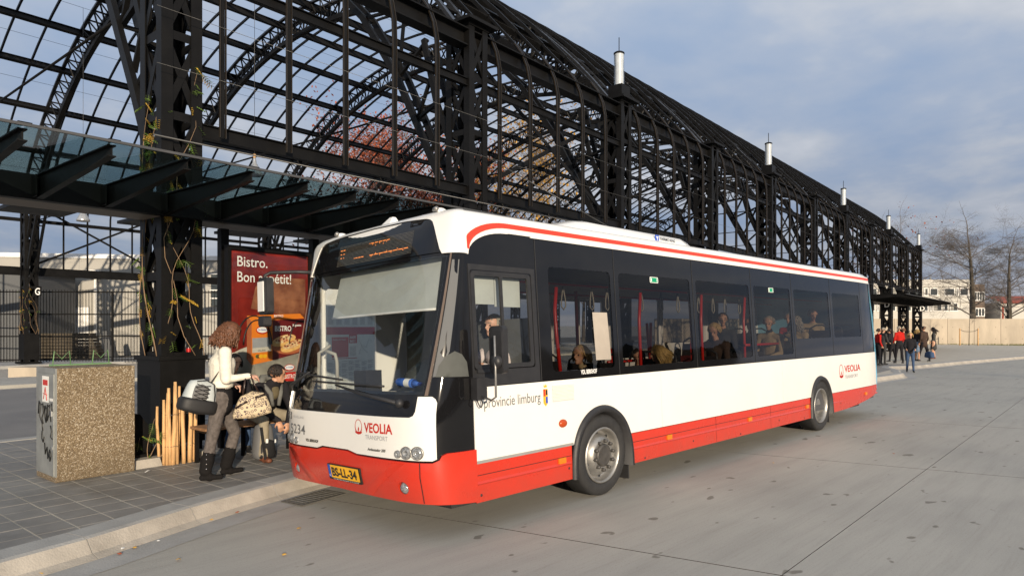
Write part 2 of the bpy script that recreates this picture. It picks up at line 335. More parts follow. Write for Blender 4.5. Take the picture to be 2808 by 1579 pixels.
# ------------------------------------------------------------------ ground
S_ = dict(kind='structure')
obj('ground', MB().box(-900, 900, -900, 900, -.3, -.06), 'far_paving', **S_)
road = obj('road', MB().box(-60, 110, -45, 60, -.2, -.012), 'joint_dark', **S_)
slabm = {}
def slab(i, j):                                         # skewed concrete bay between sawn joints
    dx, dy = 4.9, [7.0, 5.2][0]
    b = Vector((1.46+dx*i, -2.30+.2*i, 0)) + Vector((-.27, 1, 0)).normalized()*dy*j
    ex = Vector((dx, .2, 0)); ey = Vector((-.27, 1, 0)).normalized()*dy; g = .0013 if False else .0016
    gy = .0005; a = [b+ex*g+ey*gy, b+ex*(1-g)+ey*gy, b+ex*(1-g)+ey*(1-gy), b+ex*g+ey*(1-gy)]
    mb = MB(); mb.add([(*p.xy, -.012) for p in a]+[(*p.xy, 0) for p in a], [(4,5,6,7),(0,1,5,4),(1,2,6,5),(2,3,7,6),(3,0,4,7)]); mb.m = [0,1,1,1,1]
    obj('concrete_slab', mb, ['road_concrete', 'joint_dark'], road)
for i in range(-3, 15):
    for j in range(-4, 5): slab(i, j)
# platform outlines
kin = [(-9,-1.9),(-6,.15),(-4,1.05),(-2.95,1.5),(-2.49,1.66),(-2.0,1.8),(-1.46,2.02),(-.95,2.22),(-.4,2.4),(.3,2.6),(1.2,2.76),(3,2.82),(10,2.72),(20.5,2.55),(22.7,2.42),(23.2,2.5),(23.7,2.75),(25.0,3.1),(26.2,3.75),(26.9,3.98),(27.6,3.75),(28.2,3.45),(30.8,3.12),(34,2.75),(38,2.15),(42,1.52),(48,.6),(56,-.6),(66,-2.2)]
def offs(P, d):
    R = []
    for i in range(len(P)):
        a = Vector(P[max(i-1,0)]); b = Vector(P[min(i+1,len(P)-1)]); t = (b-a).normalized(); R.append((P[i][0]+t.y*d, P[i][1]-t.x*d))
    return R
top_in = offs(kin, -.22)
back = [tuple(SW(s, 3.0).xy) for s in (66, 40, 20, 8, 2, -4, -9)]
mb = MB(); poly = top_in+back; me_pts = [(x, y, .1465) for x, y in poly]; n = len(poly)
mb.add(me_pts+[(x, y, -.05) for x, y in poly], [tuple(range(n))]+[(i+n, (i+1) % n+n, (i+1) % n, i) for i in range(n)])
platform = obj('platform_pavement', mb, 'joint', **S_)
# paving tiles 0.3 x 0.3: the nearest as single tiles, the rest of the surface as one part
def inpoly(x, y, P):
    c = False; j = len(P)-1
    for i in range(len(P)):
        if (P[i][1] > y) != (P[j][1] > y) and x < (P[j][0]-P[i][0])*(y-P[i][1])/(P[j][1]-P[i][1])+P[i][0]: c = not c
        j = i
    return c
tm = [MB().box(.009, .283, .005, .295, -.02, z).mesh('paving_tile') for z in (.010, .0112, .0105, .0118)]
for m_ in tm: m_.materials.append(M['tile'])
cand = []; cuts = []
for i in range(-30, 100):
    for j in range(-12, 10):
        s, v_ = .29*i+.015+.0, .30*j; c = SW(s+.146, v_+.146)
        sq = [SW(s+a, v_+b) for a, b in ((.009,.005),(.283,.005),(.283,.295),(.009,.295))]; ins = [inpoly(p.x, p.y, poly) for p in sq]
        if not any(ins): continue
        d = (c-CAM).dot(FW); r_ = (c-CAM).dot(RT)/max(d, .1)
        if all(ins): cand.append((0 if d > 2.5 and r_ > -.80 and r_ < -.20 else 1, (c-CAM).length, s, v_))
        else:
            P = [p.xy for p in sq]
            for k in range(len(top_in)-1):
                a, b = Vector(top_in[k]), Vector(top_in[k+1]); e_ = b-a; tt_ = max(0, min(1, (c.xy-a).dot(e_)/e_.length_squared))
                if (c.xy-a-e_*tt_).length > .22: continue
                nn = Vector((-e_.y, e_.x)); Q = []
                for q in range(len(P)):
                    p, r2 = P[q], P[(q+1) % len(P)]; dp, dr = (p-a).dot(nn), (r2-a).dot(nn)
                    if dp >= 0: Q.append(p)
                    if dp*dr < 0: Q.append(p+(r2-p)*dp/(dp-dr))
                P = Q
                if len(P) < 3: break
            if len(P) > 2: cuts.append(P)
cand.sort(); rest = MB()
for k, (a, b, s, v_) in enumerate(cand):
    if k < 300:
        o = link(bpy.data.objects.new('paving_tile', tm[k % 4]), platform); o.location = SW(s, v_, .14); o.rotation_euler = (0,0,UA)
    else:
        P = [SW(s+x, v_+y, .15) for x, y in ((.009,.005),(.283,.005),(.283,.295),(.009,.295))]
        rest.add(P+[p-Vector((0,0,.012)) for p in P], [(0,1,2,3),(4,5,1,0),(5,6,2,1),(6,7,3,2),(7,4,0,3)])
for P in cuts: n_ = len(P); rest.add([(p.x, p.y, .1508) for p in P]+[(p.x, p.y, .13) for p in P], [tuple(range(n_))]+[(q, q+n_, (q+1) % n_+n_, (q+1) % n_) for q in range(n_)])
obj('paving_tile', rest, 'tile', platform, kind='stuff')
# cut tiles at the kerb as a strip of mortar-set pieces
strip = MB()
# kerb: metre-long stones with a flat top and a sloping face, gutter strip below
kerb = obj('kerb', MB().add([(0,0,-.5),(.1,0,-.5),(0,.1,-.5)], [(0,1,2)]), 'kerb', **S_)
def along(P, step):
    R = [Vector(P[0])]; need = step
    for a, b in zip(P[:-1], P[1:]):
        a = Vector(a); b = Vector(b); L = (b-a).length; t = need
        while t < L: R.append(a+(b-a)*t/L); t += step
        need = t-L
    return R
KP = along(kin, .25)
def kn(i): a = KP[max(i-1,0)]; b = KP[min(i+1,len(KP)-1)]; t = (b-a).normalized(); return Vector((t.y, -t.x))
for i in range(0, len(KP)-4, 4):
    mb = MB(); P = []
    for k in range(5):
        g = .004 if k == 0 else (-.004 if k == 4 else 0); t = (KP[min(i+k+1, len(KP)-1)]-KP[i+k-1 if i+k else 0]).normalized()
        c = KP[i+k]+t*g; nn = kn(i+k)
        for d_, z in ((-.235, -.1), (-.235, .153), (-.01, .150), (.03, .138), (.10, .035), (.17, .006), (.17, -.1)): q = c+nn*d_; P.append((q.x, q.y, z))
    F = [(a*7+b, a*7+b+1, a*7+b+8, a*7+b+7) for a in range(4) for b in range(6)]
    mb.add(P, F, 0, False); mb.m = [0 if (x % 6) in (1, 2) else 1 for x in range(len(F))]
    mb.add(P[:7], [(6,5,4,3,2,1,0)]); mb.add(P[-7:], [(0,1,2,3,4,5,6)])
    obj('kerb_stone', mb, ['kerb', 'kerb_face'], kerb)
mb = MB(); P = []
for i in range(len(KP)):
    nn = kn(i)
    for d_ in (.176, .47): q = KP[i]+nn*d_; P.append((q.x, q.y, .004))
mb.add(P, [(2*i, 2*i+1, 2*i+3, 2*i+2) for i in range(len(KP)-1)]); obj('gutter', mb, 'kerb', **S_)
# rear kerb of the platform, inner road of the hall
rk = obj('rear_kerb', MB().bar(SW(-9, 3.12, .05), SW(66, 3.12, .05), .22, .22), 'kerb', **S_)
ir = MB(); ir.add([SW(-30, 3.9, .004), SW(80, 3.9, .004), SW(80, 14.5, .004), SW(-30, 14.5, .004)], [(0,1,2,3)])
obj('inner_road', ir, 'asphalt', **S_)
pl = MB(); pl.add([SW(-30, 14.8, .10), SW(80, 14.8, .10), SW(80, 18.2, .10), SW(-30, 18.2, .10)]+[SW(-30, 14.8, -.1), SW(80, 14.8, -.1)], [(0,1,2,3),(4,5,1,0)])
obj('inner_island', pl, 'road_concrete', **S_)
ir = MB(); ir.add([SW(-30, 18.3, .008), SW(80, 18.3, .008), SW(80, 25.2, .008), SW(-30, 25.2, .008)], [(0,1,2,3)])
obj('far_road', ir, 'kerb_face', **S_)
fp = MB(); fp.add([SW(-30, 25.3, .13), SW(80, 25.3, .13), SW(80, 29, .13), SW(-30, 29, .13)]+[SW(-30, 25.3, -.1), SW(80, 25.3, -.1)], [(0,1,2,3),(4,5,1,0)])
obj('far_platform', fp, 'kerb', **S_)
# drain grating in the gutter in front of the bus
g0 = ground(862, 1366); t = thing('drain_grate', 'rusty slotted drain grate in the gutter under the bus bumper', 'drain', (g0.x, g0.y, .008), radians(12))
obj('frame', MB().box(-.30, .30, -.16, -.13, 0, .008).box(-.30, .30, .13, .16, 0, .008).box(-.30, -.27, -.13, .13, 0, .008).box(.27, .30, -.13, .13, 0, .008), 'road_dirt', t)
for k in range(9): obj('bar', MB().box(-.25+k*.06, -.225+k*.06, -.129, .129, 0, .006), 'road_dirt', t)

# ------------------------------------------------------------------ steel hall
L_ = 5.64; TH = 7.55; TW, TD = .52, .62; HW_ = 26.8; RC = 13.4; ZC = -2.52; RR = 16.5
def L_post(h, z0, sx, sy):                               # angle section
    t = .014; a = .12
    return MB().box(0, a, 0, t, z0, h).box(0, t, t+.0005, a, z0, h) if (sx, sy) == (0, 0) else None
def post_mesh(cx, cy, dx, dy, z0, z1, a=.145, t=.014):
    m = MB(); x0, x1 = sorted((cx, cx+dx*a)); y0, y1 = sorted((cy, cy+dy*t)); m.box(x0, x1, y0, y1, z0, z1)
    x0, x1 = sorted((cx, cx+dx*t)); y0, y1 = sorted((cy+dy*t*1.02, cy+dy*a)); m.box(x0, x1, y0, y1, z0, z1); return m
corners = [(0,0,1,1),(TW,0,-1,1),(TW,TD,-1,-1),(0,TD,1,-1)]
levels = [1.42+1.02*k for k in range(7)]; levels[-1] = TH-.06
def braces(face):
    a, b = [((0,0),(TW,0)),((TW,0),(TW,TD)),((TW,TD),(0,TD)),((0,TD),(0,0))][face]
    a = Vector(a); b = Vector(b); d = (b-a).normalized(); nrm = Vector((-d.y, d.x)); R = []
    for k in range(6):
        z0, z1 = levels[k], levels[k+1]
        p = a+d*.07; q = b-d*.07
        for n_, (u_, w_), o_ in (('brace', (z0+.05, z1-.05), .006), ('brace', (z1-.05, z0+.05), .016)):
            c = nrm*(o_+.014); R.append((n_, MB().bar((p.x+c.x, p.y+c.y, u_), (q.x+c.x, q.y+c.y, w_), .008, .09, up=(0,0,1))))
        c = nrm*.025; R.append(('crossbar', MB().bar((p.x+c.x, p.y+c.y, z0), (q.x+c.x, q.y+c.y, z0), .01, .11)))
    return R
def build_tower(label, loc, detailed, group):
    t = thing('lattice_tower', label, 'steel tower', loc, UA, group)
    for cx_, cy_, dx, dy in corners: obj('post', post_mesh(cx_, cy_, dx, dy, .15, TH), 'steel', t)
    if detailed:
        for f in range(4):
            for n_, m_ in braces(f): obj(n_, m_, 'steel', t)
    else:
        mb = MB()
        for f in range(4):
            for n_, m_ in braces(f): mb.add(m_.v, m_.f)
        obj('bracing', mb, 'steel', t, kind='stuff')
    obj('cap_plate', MB().box(-.15, TW+.15, -.15, TD+.15, TH, TH+.06).box(-.02, TW+.02, -.02, TD+.02, TH-.05, TH-.002), 'steel', t)
    p = obj('planter', MB().box(-.025, TW+.025, -.025, TD+.025, .32, 1.38).box(-.05, TW+.05, -.05, TD+.05, 1.382, 1.43).box(-.16, TW+.10, -.10, TD+.10, .15, .22), 'steel', t)
    return t
pos_words = ['nearest, beside the stake fence', 'second, behind the bus front', 'third, carrying the tallest glass light', 'fourth, flat topped', 'fifth, carrying the second glass light', 'sixth, flat topped', 'seventh, carrying the third light', 'eighth, behind the bus rear', 'ninth, carrying the fourth light', 'second to last before the hall end', 'last at the right end of the hall']
towers = []; first = {}
for side_ in (0, 1):
    for i in range(0, 11):
        det = (i <= 3 and side_ == 0)
        lab = ('black lattice steel tower of the hall, %s' % pos_words[i]) if side_ == 0 else 'black lattice tower of the far side row, %s' % ('first at the left frame edge','by the letter G','second right of the letter G','seen above the red poster','beyond the bus front roof corner','in the middle of the far row','sixth of its row','seventh of its row','eighth of its row','next to last of its row','last at the hall end')[i]
        loc = SW(L_*i, 0 if side_ == 0 else HW_-TD, 0)
        g = 'lattice towers of the near side row' if side_ == 0 else 'lattice towers of the far side row'
        if det in first: t = dup(first[det], loc, UA, lab, g)
        else: t = build_tower(lab, loc, det, g); first[det] = t
        towers.append(t)
def arcp(a, r, s): return SW(s, RC-r*sin(a), ZC+r*cos(a))       # a: angle from crown, + towards the bus
A0 = math.asin(13.0/RR)
# arched trusses
for i in range(0, 11):
    s = L_*i+TW/2; w3 = ['standing on the nearest tower', 'standing on the second tower', 'standing on the third tower', 'fourth from the left', 'fifth from the left', 'sixth from the left', 'seventh', 'eighth', 'ninth', 'tenth', 'last at the far end'][i]
    t = thing('arched_truss', 'black curved lattice truss spanning the open hall, %s' % w3, 'roof truss', SW(s, 0, 0), 0, 'arched trusses of the hall'); B = t.location
    if i == 0: tm_ = t; 
    if i > 0:
        bpy.data.objects.remove(t); t = dup(tm_, SW(s, 0, 0), 0, 'black curved lattice truss spanning the open hall, %s' % w3); continue
    q = lambda a, r, ds=0: arcp(a, r, s+ds)-B
    AA = [A0-2*A0*k/40 for k in range(41)]
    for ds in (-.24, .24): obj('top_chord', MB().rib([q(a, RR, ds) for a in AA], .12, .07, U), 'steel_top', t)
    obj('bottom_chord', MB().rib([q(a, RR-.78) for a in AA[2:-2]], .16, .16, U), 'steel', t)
    mb = MB()
    for k in range(52):
        a = A0-2*A0*k/52; a2 = A0-2*A0*(k+1)/52; am = (a+a2)/2
        mb.bar(q(a, RR, -.24), q(a, RR, .24), .07, .04)
        if 1 < k < 50:
            for ds in (-.24, .24): mb.bar(q(a, RR, ds), q(am, RR-.78), .045, .045); mb.bar(q(am, RR-.78), q(a2, RR, ds), .045, .045)
    obj('web', mb, 'steel', t, kind='stuff')
    for sg in (1, -1):                                        # knee braces from tower body up to the bottom chord
        e = (lambda v_: v_) if sg == 1 else (lambda v_: HW_-v_)
        L3 = lambda v_, z, ds=0: SW(s+ds, e(v_), z)-B
        for ds in (-.16, .16):
            obj('knee_brace', MB().rib([L3(.55, 3.9, ds), L3(.78, 4.5, ds), L3(1.06, 5.04, ds), L3(2.17, 7.05, ds), L3(3.3, 8.6, ds), L3(4.3, 9.55, ds)], .08, .14, U), 'steel', t)
            obj('knee_brace', MB().rib([L3(.62, 5.45, ds), L3(1.0, 6.3, ds), L3(1.35, 7.6, ds)], .07, .11, U), 'steel', t)
        mb = MB()
        for v_, z in ((1.06, 5.04), (1.6, 6.05), (2.17, 7.05), (2.75, 7.85), (3.3, 8.6)): mb.bar(L3(v_, z, -.16), L3(v_, z, .16), .05, .05)
        for v1, z1, v2, z2 in ((1.06,5.04,.62,5.4),(1.6,6.05,.62,6.4),(1.6,6.05,1.1,7.0),(2.17,7.05,1.3,7.6),(2.17,7.05,2.0,8.3),(3.3,8.6,2.4,8.5),(.62,6.4,1.2,5.3)):
            mb.bar(L3(v1, z1, -.1), L3(v2, z2, -.1), .07, .05)
        obj('gusset', mb, 'steel', t, kind='stuff')
    obj('tie_rod', MB().tube([SW(s, .5, 6.3)-B, SW(s, HW_-.5, 6.3)-B], .022, 6), 'steel', t)
# long members: purlins, eaves, side beams
hs0, hs1 = -.12, L_*10+TW
hall = thing('barrel_vault_frame', 'long black purlins, glazing bars and side beams of the open barrel vault', 'steel roof', SW(0,0,0), UA)
def H(s, v_, z): return (s, v_, z)
for k in range(1, 14):
    a = A0-2*A0*k/14; v_, z = RC-(RR-.12)*sin(a), ZC+(RR-.12)*cos(a); nv = Vector((0, -sin(a), cos(a)))
    m_ = MB().bar((hs0, v_, z), (hs1, v_, z), .045, .24, up=nv); v2, z2 = RC-(RR-.01)*sin(a), ZC+(RR-.01)*cos(a); m_.bar((hs0, v2, z2), (hs1, v2, z2), .13, .02, up=nv); v2, z2 = RC-(RR-.245)*sin(a), ZC+(RR-.245)*cos(a); m_.bar((hs0, v2, z2), (hs1, v2, z2), .13, .02, up=nv)
    obj('purlin', m_, 'steel', hall)
for sg in (0, 1):
    f = (lambda v_: v_) if sg == 0 else (lambda v_: HW_-v_)
    obj('eave_beam', MB().bar((hs0, f(.16), 7.42), (hs1, f(.16), 7.42), .30, .025).bar((hs0, f(.16), 7.27), (hs1, f(.16), 7.27), .03, .27).bar((hs0, f(.16), 7.12), (hs1, f(.16), 7.12), .26, .025), 'steel', hall)
    for z, hh in ((4.37, .16), (6.42, .12)):
        if sg == 1 and z < 5: hh = .34; z = 4.18
        m_ = MB()
        for i in range(0, 10):
            a, b = L_*i+TW+.01, L_*(i+1)-.01
            m_.bar((a, f(.08), z), (b, f(.08), z), .02, hh).bar((a, f(.08), z+hh/2+.008), (b, f(.08), z+hh/2+.007), .10, .014).bar((a, f(.08), z-hh/2-.007), (b, f(.08), z-hh/2-.007), .10, .014)
        obj('side_beam', m_, 'steel', hall)
    obj('hand_rod', MB().tube([(hs0, f(-.06), 4.16), (hs1, f(-.06), 4.16)], .011, 6), 'wire', hall)
for z in (5.02, 5.72): obj('stay_wire', MB().tube([(hs0, -.16, z), (hs1, -.16, z)], .0035, 4), 'wire', hall)
for k in range(14):
    a = A0-2*A0*(k+.5)/14; v_, z = RC-(RR+.1)*sin(a), ZC+(RR+.1)*cos(a); obj('stay_wire', MB().tube([(hs0, v_, z), (hs1, v_, z)], .006, 4), 'steel', hall)
# glazing bars: up the near side, over the vault, down the far side; one object each
path = [(-.12, 4.28), (-.12, 6.55), (-.11, 6.85), (-.04, 7.18), (.10, 7.50), (.28, 7.74)]
Ro = RR+.10; aa = [A0*.985-2*A0*.985*k/34 for k in range(35)]
vault = [(RC-Ro*sin(a), ZC+Ro*cos(a)) for a in aa]
full = path+vault[1:-1]+[(HW_-v_, z) for v_, z in reversed(path)]
gb = MB().rib([(0, v_, z) for v_, z in path+vault[1:2]], .045, .05, (1,0,0), 0).rib([(0, v_, z) for v_, z in vault[1:-1]], .06, .085, (1,0,0), 0).rib([(0, v_, z) for v_, z in vault[-2:-1]+[(HW_-v_, z) for v_, z in reversed(path)]], .06, .07, (1,0,0), 0)
gb2 = [(-.018, v_, z) for v_, z in path]; gb.rib([(-.04, v_-.02, z) for v_, z in path], .012, .03, (1,0,0), 1).rib([(.04, v_-.02, z) for v_, z in path], .012, .03, (1,0,0), 1)
gbm = gb.mesh('glazing_bar'); gbm.materials.append(M['steel']); gbm.materials.append(M['steel_warm'])
for i in range(0, 10):
    for k in range(5):
        o = link(bpy.data.objects.new('glazing_bar', gbm), hall); o.location = (L_*(i+.1285+.1745*k), 0, 0)
# cross braces of some side bays
for i, sg in ((1, 0), (1, 1), (4, 0), (4, 1), (7, 0), (7, 1)):
    v_ = .3 if sg == 0 else HW_-.3; a, b = L_*i+TW, L_*(i+1)
    for n_, (z0, z1) in enumerate(((4.5, 7.1), (7.1, 4.5))): obj('cross_brace', MB().bar((a, v_+n_*.03, z0), (b, v_+n_*.03, z1), .015, .09), 'steel', hall)
# pendant lamps in the hall
def pendant(p, label):
    t = thing('pendant_lamp', label, 'lamp', p, 0, 'conical lamps hanging in the hall')
    obj('lamp_shade', MB().lathe([(.03,.42),(.045,.36),(.05,.30),(.13,.16),(.20,.02),(.205,-.03),(.20,-.035),(.12,.15),(.03,.28)], 20), 'lamp_metal', t)
    obj('lamp_cap', MB().lathe([(.001,.52),(.035,.52),(.035,.42),(.001,.42)], 12), 'wood', t)
    obj('cable', MB().tube([(0,0,.5),(0,0,.5+max(1., 12.6-p.z-.5))], .006, 4), 'wire', t)
pendant(at(698, 478, 17.8), 'silver conical lamp hanging above the glass canopy beside the nearest tower')
pendant(at(228, 604, 23.2), 'silver conical lamp hanging low under the canopy edge at left')
# glass light columns on every second tower
for i, w_ in ((2, 'tallest in view, on the third tower'), (4, 'second from the left'), (6, 'third from the left'), (8, 'fourth from the left'), (10, 'last, at the far right end')):
    t = thing('light_column', 'glass cylinder light with rod on a black box, %s' % w_, 'light', SW(L_*i+TW*.5, TD*.35, TH+.046), UA, 'glass lights on the tower tops')
    obj('base_box', MB().box(-.21, .21, -.2, .2, 0, .36), 'steel', t)
    obj('glass_tube', MB().lathe([(.13,.36),(.13,1.20)], 24), 'tube_glass', t)
    obj('reflector', MB().lathe([(.112,.37),(.115,.6),(.108,.9),(.116,1.0),(.12,1.19)], 24), 'lamp_white', t)
    obj('lid', MB().lathe([(.001,1.26),(.10,1.255),(.14,1.23),(.14,1.20),(.001,1.20)], 24), 'steel', t)
    obj('rod', MB().tube([(0,0,1.255),(0,0,1.63)], .012, 6), 'steel', t)

# ------------------------------------------------------------------ glass canopies
def canopy(label, s0, s1, opaque=False):
    t = thing('glass_canopy', label, 'canopy', SW(s0, 0, 0), UA)
    n = int((s1-s0)/.675); X = lambda k: k*.675
    obj('main_beam', MB().box(0, s1-s0, -.16, -.145, 3.17, 3.44).box(0, s1-s0, -.145, -.04, 3.425, 3.44).box(0, s1-s0, -.145, -.04, 3.17, 3.185), 'steel', t)
    rm = MB(); y0, y1 = -.165, -2.12                    # tapered I rafter
    for x0, x1, za, zb, zc, zd in ((-.006, .006, 3.19, 3.425, 3.30, 3.425),):
        zc = 3.345; rm.add([(x0,y0,za),(x1,y0,za),(x1,y1,zc),(x0,y1,zc),(x0,y0,zb),(x1,y0,zb),(x1,y1,zd),(x0,y1,zd)], [(0,3,2,1),(4,5,6,7),(0,1,5,4),(1,2,6,5),(2,3,7,6),(3,0,4,7)])
    rm.add([(-.035,y0,3.426),(.035,y0,3.426),(.035,y1,3.426),(-.035,y1,3.426),(-.035,y0,3.438),(.035,y0,3.438),(.035,y1,3.438),(-.035,y1,3.438)], [(0,3,2,1),(4,5,6,7),(0,1,5,4),(1,2,6,5),(2,3,7,6),(3,0,4,7)])
    rm.add([(-.035,y0,3.178),(.035,y0,3.178),(.035,y1,3.333),(-.035,y1,3.333),(-.035,y0,3.189),(.035,y0,3.189),(.035,y1,3.344),(-.035,y1,3.344)], [(0,3,2,1),(4,5,6,7),(0,1,5,4),(1,2,6,5),(2,3,7,6),(3,0,4,7)])
    rm.box(-.07, -.055, -.30, -.165, 3.19, 3.42); rme = rm.mesh('rafter'); rme.materials.append(M['steel'])
    bm_ = MB()
    for z in (3.25, 3.36): bm_.lathe([(.001,-.012),(.014,-.012),(.016,-.003),(.016,0)], 8, 'y', (-.045, -.30, z), 0)
    bme = MB()
    for z in (3.245, 3.365): bme.ball((-.03, -.17, z), (.016, .008, .016), 8)
    bme = bme.mesh('bolt'); bme.materials.append(M['chrome'])
    gm = MB().box(.010, .665, -2.2, -.02, 3.442, 3.456).mesh('glass_pane'); gm.materials.append(M['canopy_glass'] if not opaque else M['steel'])
    for k in range(n+1):
        if s0+X(k) < 60:
            r_ = link(bpy.data.objects.new('rafter', rme), t); r_.location = (X(k), 0, 0)
            b_ = link(bpy.data.objects.new('bolt', bme), r_)
            cl_ = obj('clamp', MB().box(-.05, .05, -2.19, -2.10, 3.459, 3.475), 'steel', r_)
        if k < n: g_ = link(bpy.data.objects.new('glass_pane', gm), t); g_.location = (X(k), 0, 0)
    obj('edge_rail', MB().box(0, s1-s0, -2.225, -2.202, 3.435, 3.458), 'wire', t)
    for a, b in [(s0, 0)]+[(L_*i+TW, L_*(i+1)) for i in range(0, 10)]:
        a = max(a, s0)+.01; b = min(b, s1)-.01
        if b-a > .3: obj('soffit_panel', MB().box(a-s0, b-s0, -.13, .50, 3.175, 3.20), 'beige_soffit', t)
    for k in range(0, n, 2): obj('rear_rafter', MB().box(X(k)-.06, X(k)+.62, .62, 1.2, 3.19, 3.23), 'steel', t)
    return t
c1 = canopy('long glass canopy on tapered black rafters over the bus stop platform', -5.4, 9.9)
for s in (.84, 2.28, 3.9): obj('canopy_post', MB().box(s+5.4, s+5.51, .12, .23, .15, 3.13), 'steel', c1)
c2 = canopy('dark far canopy over platform D behind the rear of the bus', 36.5, 55.2, True)
for s in (45.5,): obj('canopy_post', MB().box(s-36.5, s-36.35, .12, .27, .15, 3.13), 'steel', c2)
obj('stay', MB().tube([SW(8.5, -2.0, 3.47), SW(L_*1+.3, .3, 5.3)], .01, 5), 'wire', c1).matrix_parent_inverse = Matrix.LocRotScale(SW(-5.4, 0, 0), Matrix.Rotation(UA, 3, 'Z'), None).inverted()
# ------------------------------------------------------------------ the bus
XS = .57; BH = 1.275; BR = -.045
_t = np.linspace(-pi/2, pi/2, 4001); _y = np.sign(np.sin(_t))*abs(np.sin(_t))**.5; _x = XS*(1-abs(np.cos(_t))**.5); _y = BH*(1+_y)
_a = np.concatenate([[0], np.cumsum(np.hypot(np.diff(_x), np.diff(_y)))]); LA = float(_a[-1])
def hw_f(z): return 1-.032*min(max(z-1.27, 0), 2)/1.4
def fmap(a, z, off=0.):                                  # front surface: a = arc length from the driver-side seam
    if a < 0: return smap(XS-a, z, off)
    if a > LA: q = smap(XS+a-LA, z, off); return (q[0], 2*BH-q[1], q[2])
    x = float(np.interp(a, _a, _x)); y = float(np.interp(a, _a, _y)); w_ = 1-x/XS
    x2 = float(np.interp(a+.01, _a, _x)); y2 = float(np.interp(a+.01, _a, _y)); x1 = float(np.interp(a-.01, _a, _x)); y1 = float(np.interp(a-.01, _a, _y))
    tx, ty = x2-x1, y2-y1; l_ = math.hypot(tx, ty) or 1; nx, ny = -ty/l_, tx/l_
    x += (max(z-1.05, 0)*.255)*w_
    if z < .55: x += (.55-z)*.22*w_
    return (x+nx*off, BH+(y-BH)*hw_f(z)+ny*off, z)
INS = ([2.78, 2.825, 2.86, 2.885, 2.905, 2.925, 2.94], [0, .015, .05, .10, .18, .40, .7])
def rfm(a, z, off=0.):                                   # front surface with the roof edge rolled over
    p = fmap(a, min(z, 2.80), off); i_ = float(np.interp(z, *INS)); cxx = min(max(p[0], 1.5), 10.9)
    return (p[0]+(cxx-p[0])*i_, p[1]+(BH-p[1])*i_, z-.0)
def smap(x, z, off=0.):                                  # driver side
    y = BH-BH*hw_f(z)
    if x > 11.2: y += (x-11.2)**2*.10
    if z < .5 and False: y += 0
    return (x, y-off, z)
def rmap(x, z, off=0.): p = smap(x, z, off); return (x, 2*BH-p[1], z)
bus = thing('city_bus', 'white and red low floor city bus with black windscreen surround and orange destination display', 'bus', (0,0,0))
def bp(name, mb, mats, parent=None, **k):
    o = obj(name, mb, mats, parent or bus, **k)
    if parent is None: o.rotation_euler = (BR, 0, 0)
    return o
def arch(cx_, hwid, top, n=18):                          # wheel cut-out in the side chart, from left foot to right foot
    return [(cx_-hwid*cos(pi*k/n), .27+(top-.27)*min(1, (sin(pi*k/n))**.62) if False else .27+(top-.27)*sin(pi*k/n)**.75) for k in range(n+1)]
def skz(x): return .265 if x < 9.3 else .265+(x-9.3)**2*.027
FWX, RWX = 2.42, 8.66
wins = [(1.66, 2.70, 1.36, 2.41), (2.86, 4.42, 1.36, 2.41), (4.58, 6.12, 1.36, 2.41), (6.28, 7.60, 1.36, 2.41), (7.76, 9.31, 1.60, 2.41), (9.50, 10.96, 1.60, 2.41)]
drv = (.62, 1.36, 1.45, 2.29)
rightwins = [(.62, 1.30, .55, 2.35), (2.0, 2.7, 1.36, 2.41), (2.86, 4.3, 1.36, 2.41), (4.6, 5.2, .5, 2.35), (5.25, 5.85, .5, 2.35), (6.1, 7.60, 1.36, 2.41), (7.76, 9.31, 1.60, 2.41), (9.50, 10.96, 1.60, 2.41)]
X1 = 11.86
shell_out = dens([(XS, 2.70), (XS, .30)], .2)[:0]
def side_outline(z_top):
    P = [(XS, z_top), (XS, .27)]+arch(FWX, .50, .93)+arch(RWX, .46, .91)
    P += [(9.3, .265), (9.9, skz(9.9)), (10.5, skz(10.5)), (11.1, skz(11.1)), (11.6, skz(11.6)), (X1, .50), (X1, z_top)]
    return P
hol = [rrect(a, b, c, d, .05, 3) for a, b, c, d in wins+[drv]]
bp('side_shell', patch(side_outline(2.70), hol, smap, 0, .03, .3), 'black_gloss')
bp('side_shell', patch(side_outline(2.70), [rrect(a, b, c, d, .05, 3) for a, b, c, d in rightwins], rmap, 0, .03, .3), 'white_paint')
# white side panels, split at the vertical seams
seams = [XS+.004, 3.60, 7.10, X1]
def wheelclip(x0, x1):                                   # lower edge of the white field: z .61, over the arches
    P = []
    for cx_, hwid, top in ((FWX, .53, .965), (RWX, .49, .945)):
        for k in range(25):
            a = pi*k/24; x = cx_-hwid*cos(a); z = .27+(top-.27)*sin(a)**.75
            if z > .606 and x0 < x < x1: P.append((x, z))
    return P
def zone(x0, x1, zlo, zhi):
    P = [(x0, zhi), (x0, zlo)]
    for cx_, hwid, top in ((FWX, .53, .965), (RWX, .49, .945)):
        A = [(cx_-hwid*cos(pi*k/40), .27+(top-.27)*sin(pi*k/40)**.75) for k in range(41)]
        A = [p for p in A if zlo < p[1] < zhi]
        if A and x0 < cx_ < x1: P += [(A[0][0], zlo)]+A+[(A[-1][0], zlo)]
    return P+[(x1, zlo), (x1, zhi)]
for x0, x1 in zip(seams[:-1], seams[1:]): bp('side_panel', patch(zone(x0, x1-.004, .612, 1.272), [], smap, .008, .008, .22), 'white_paint')
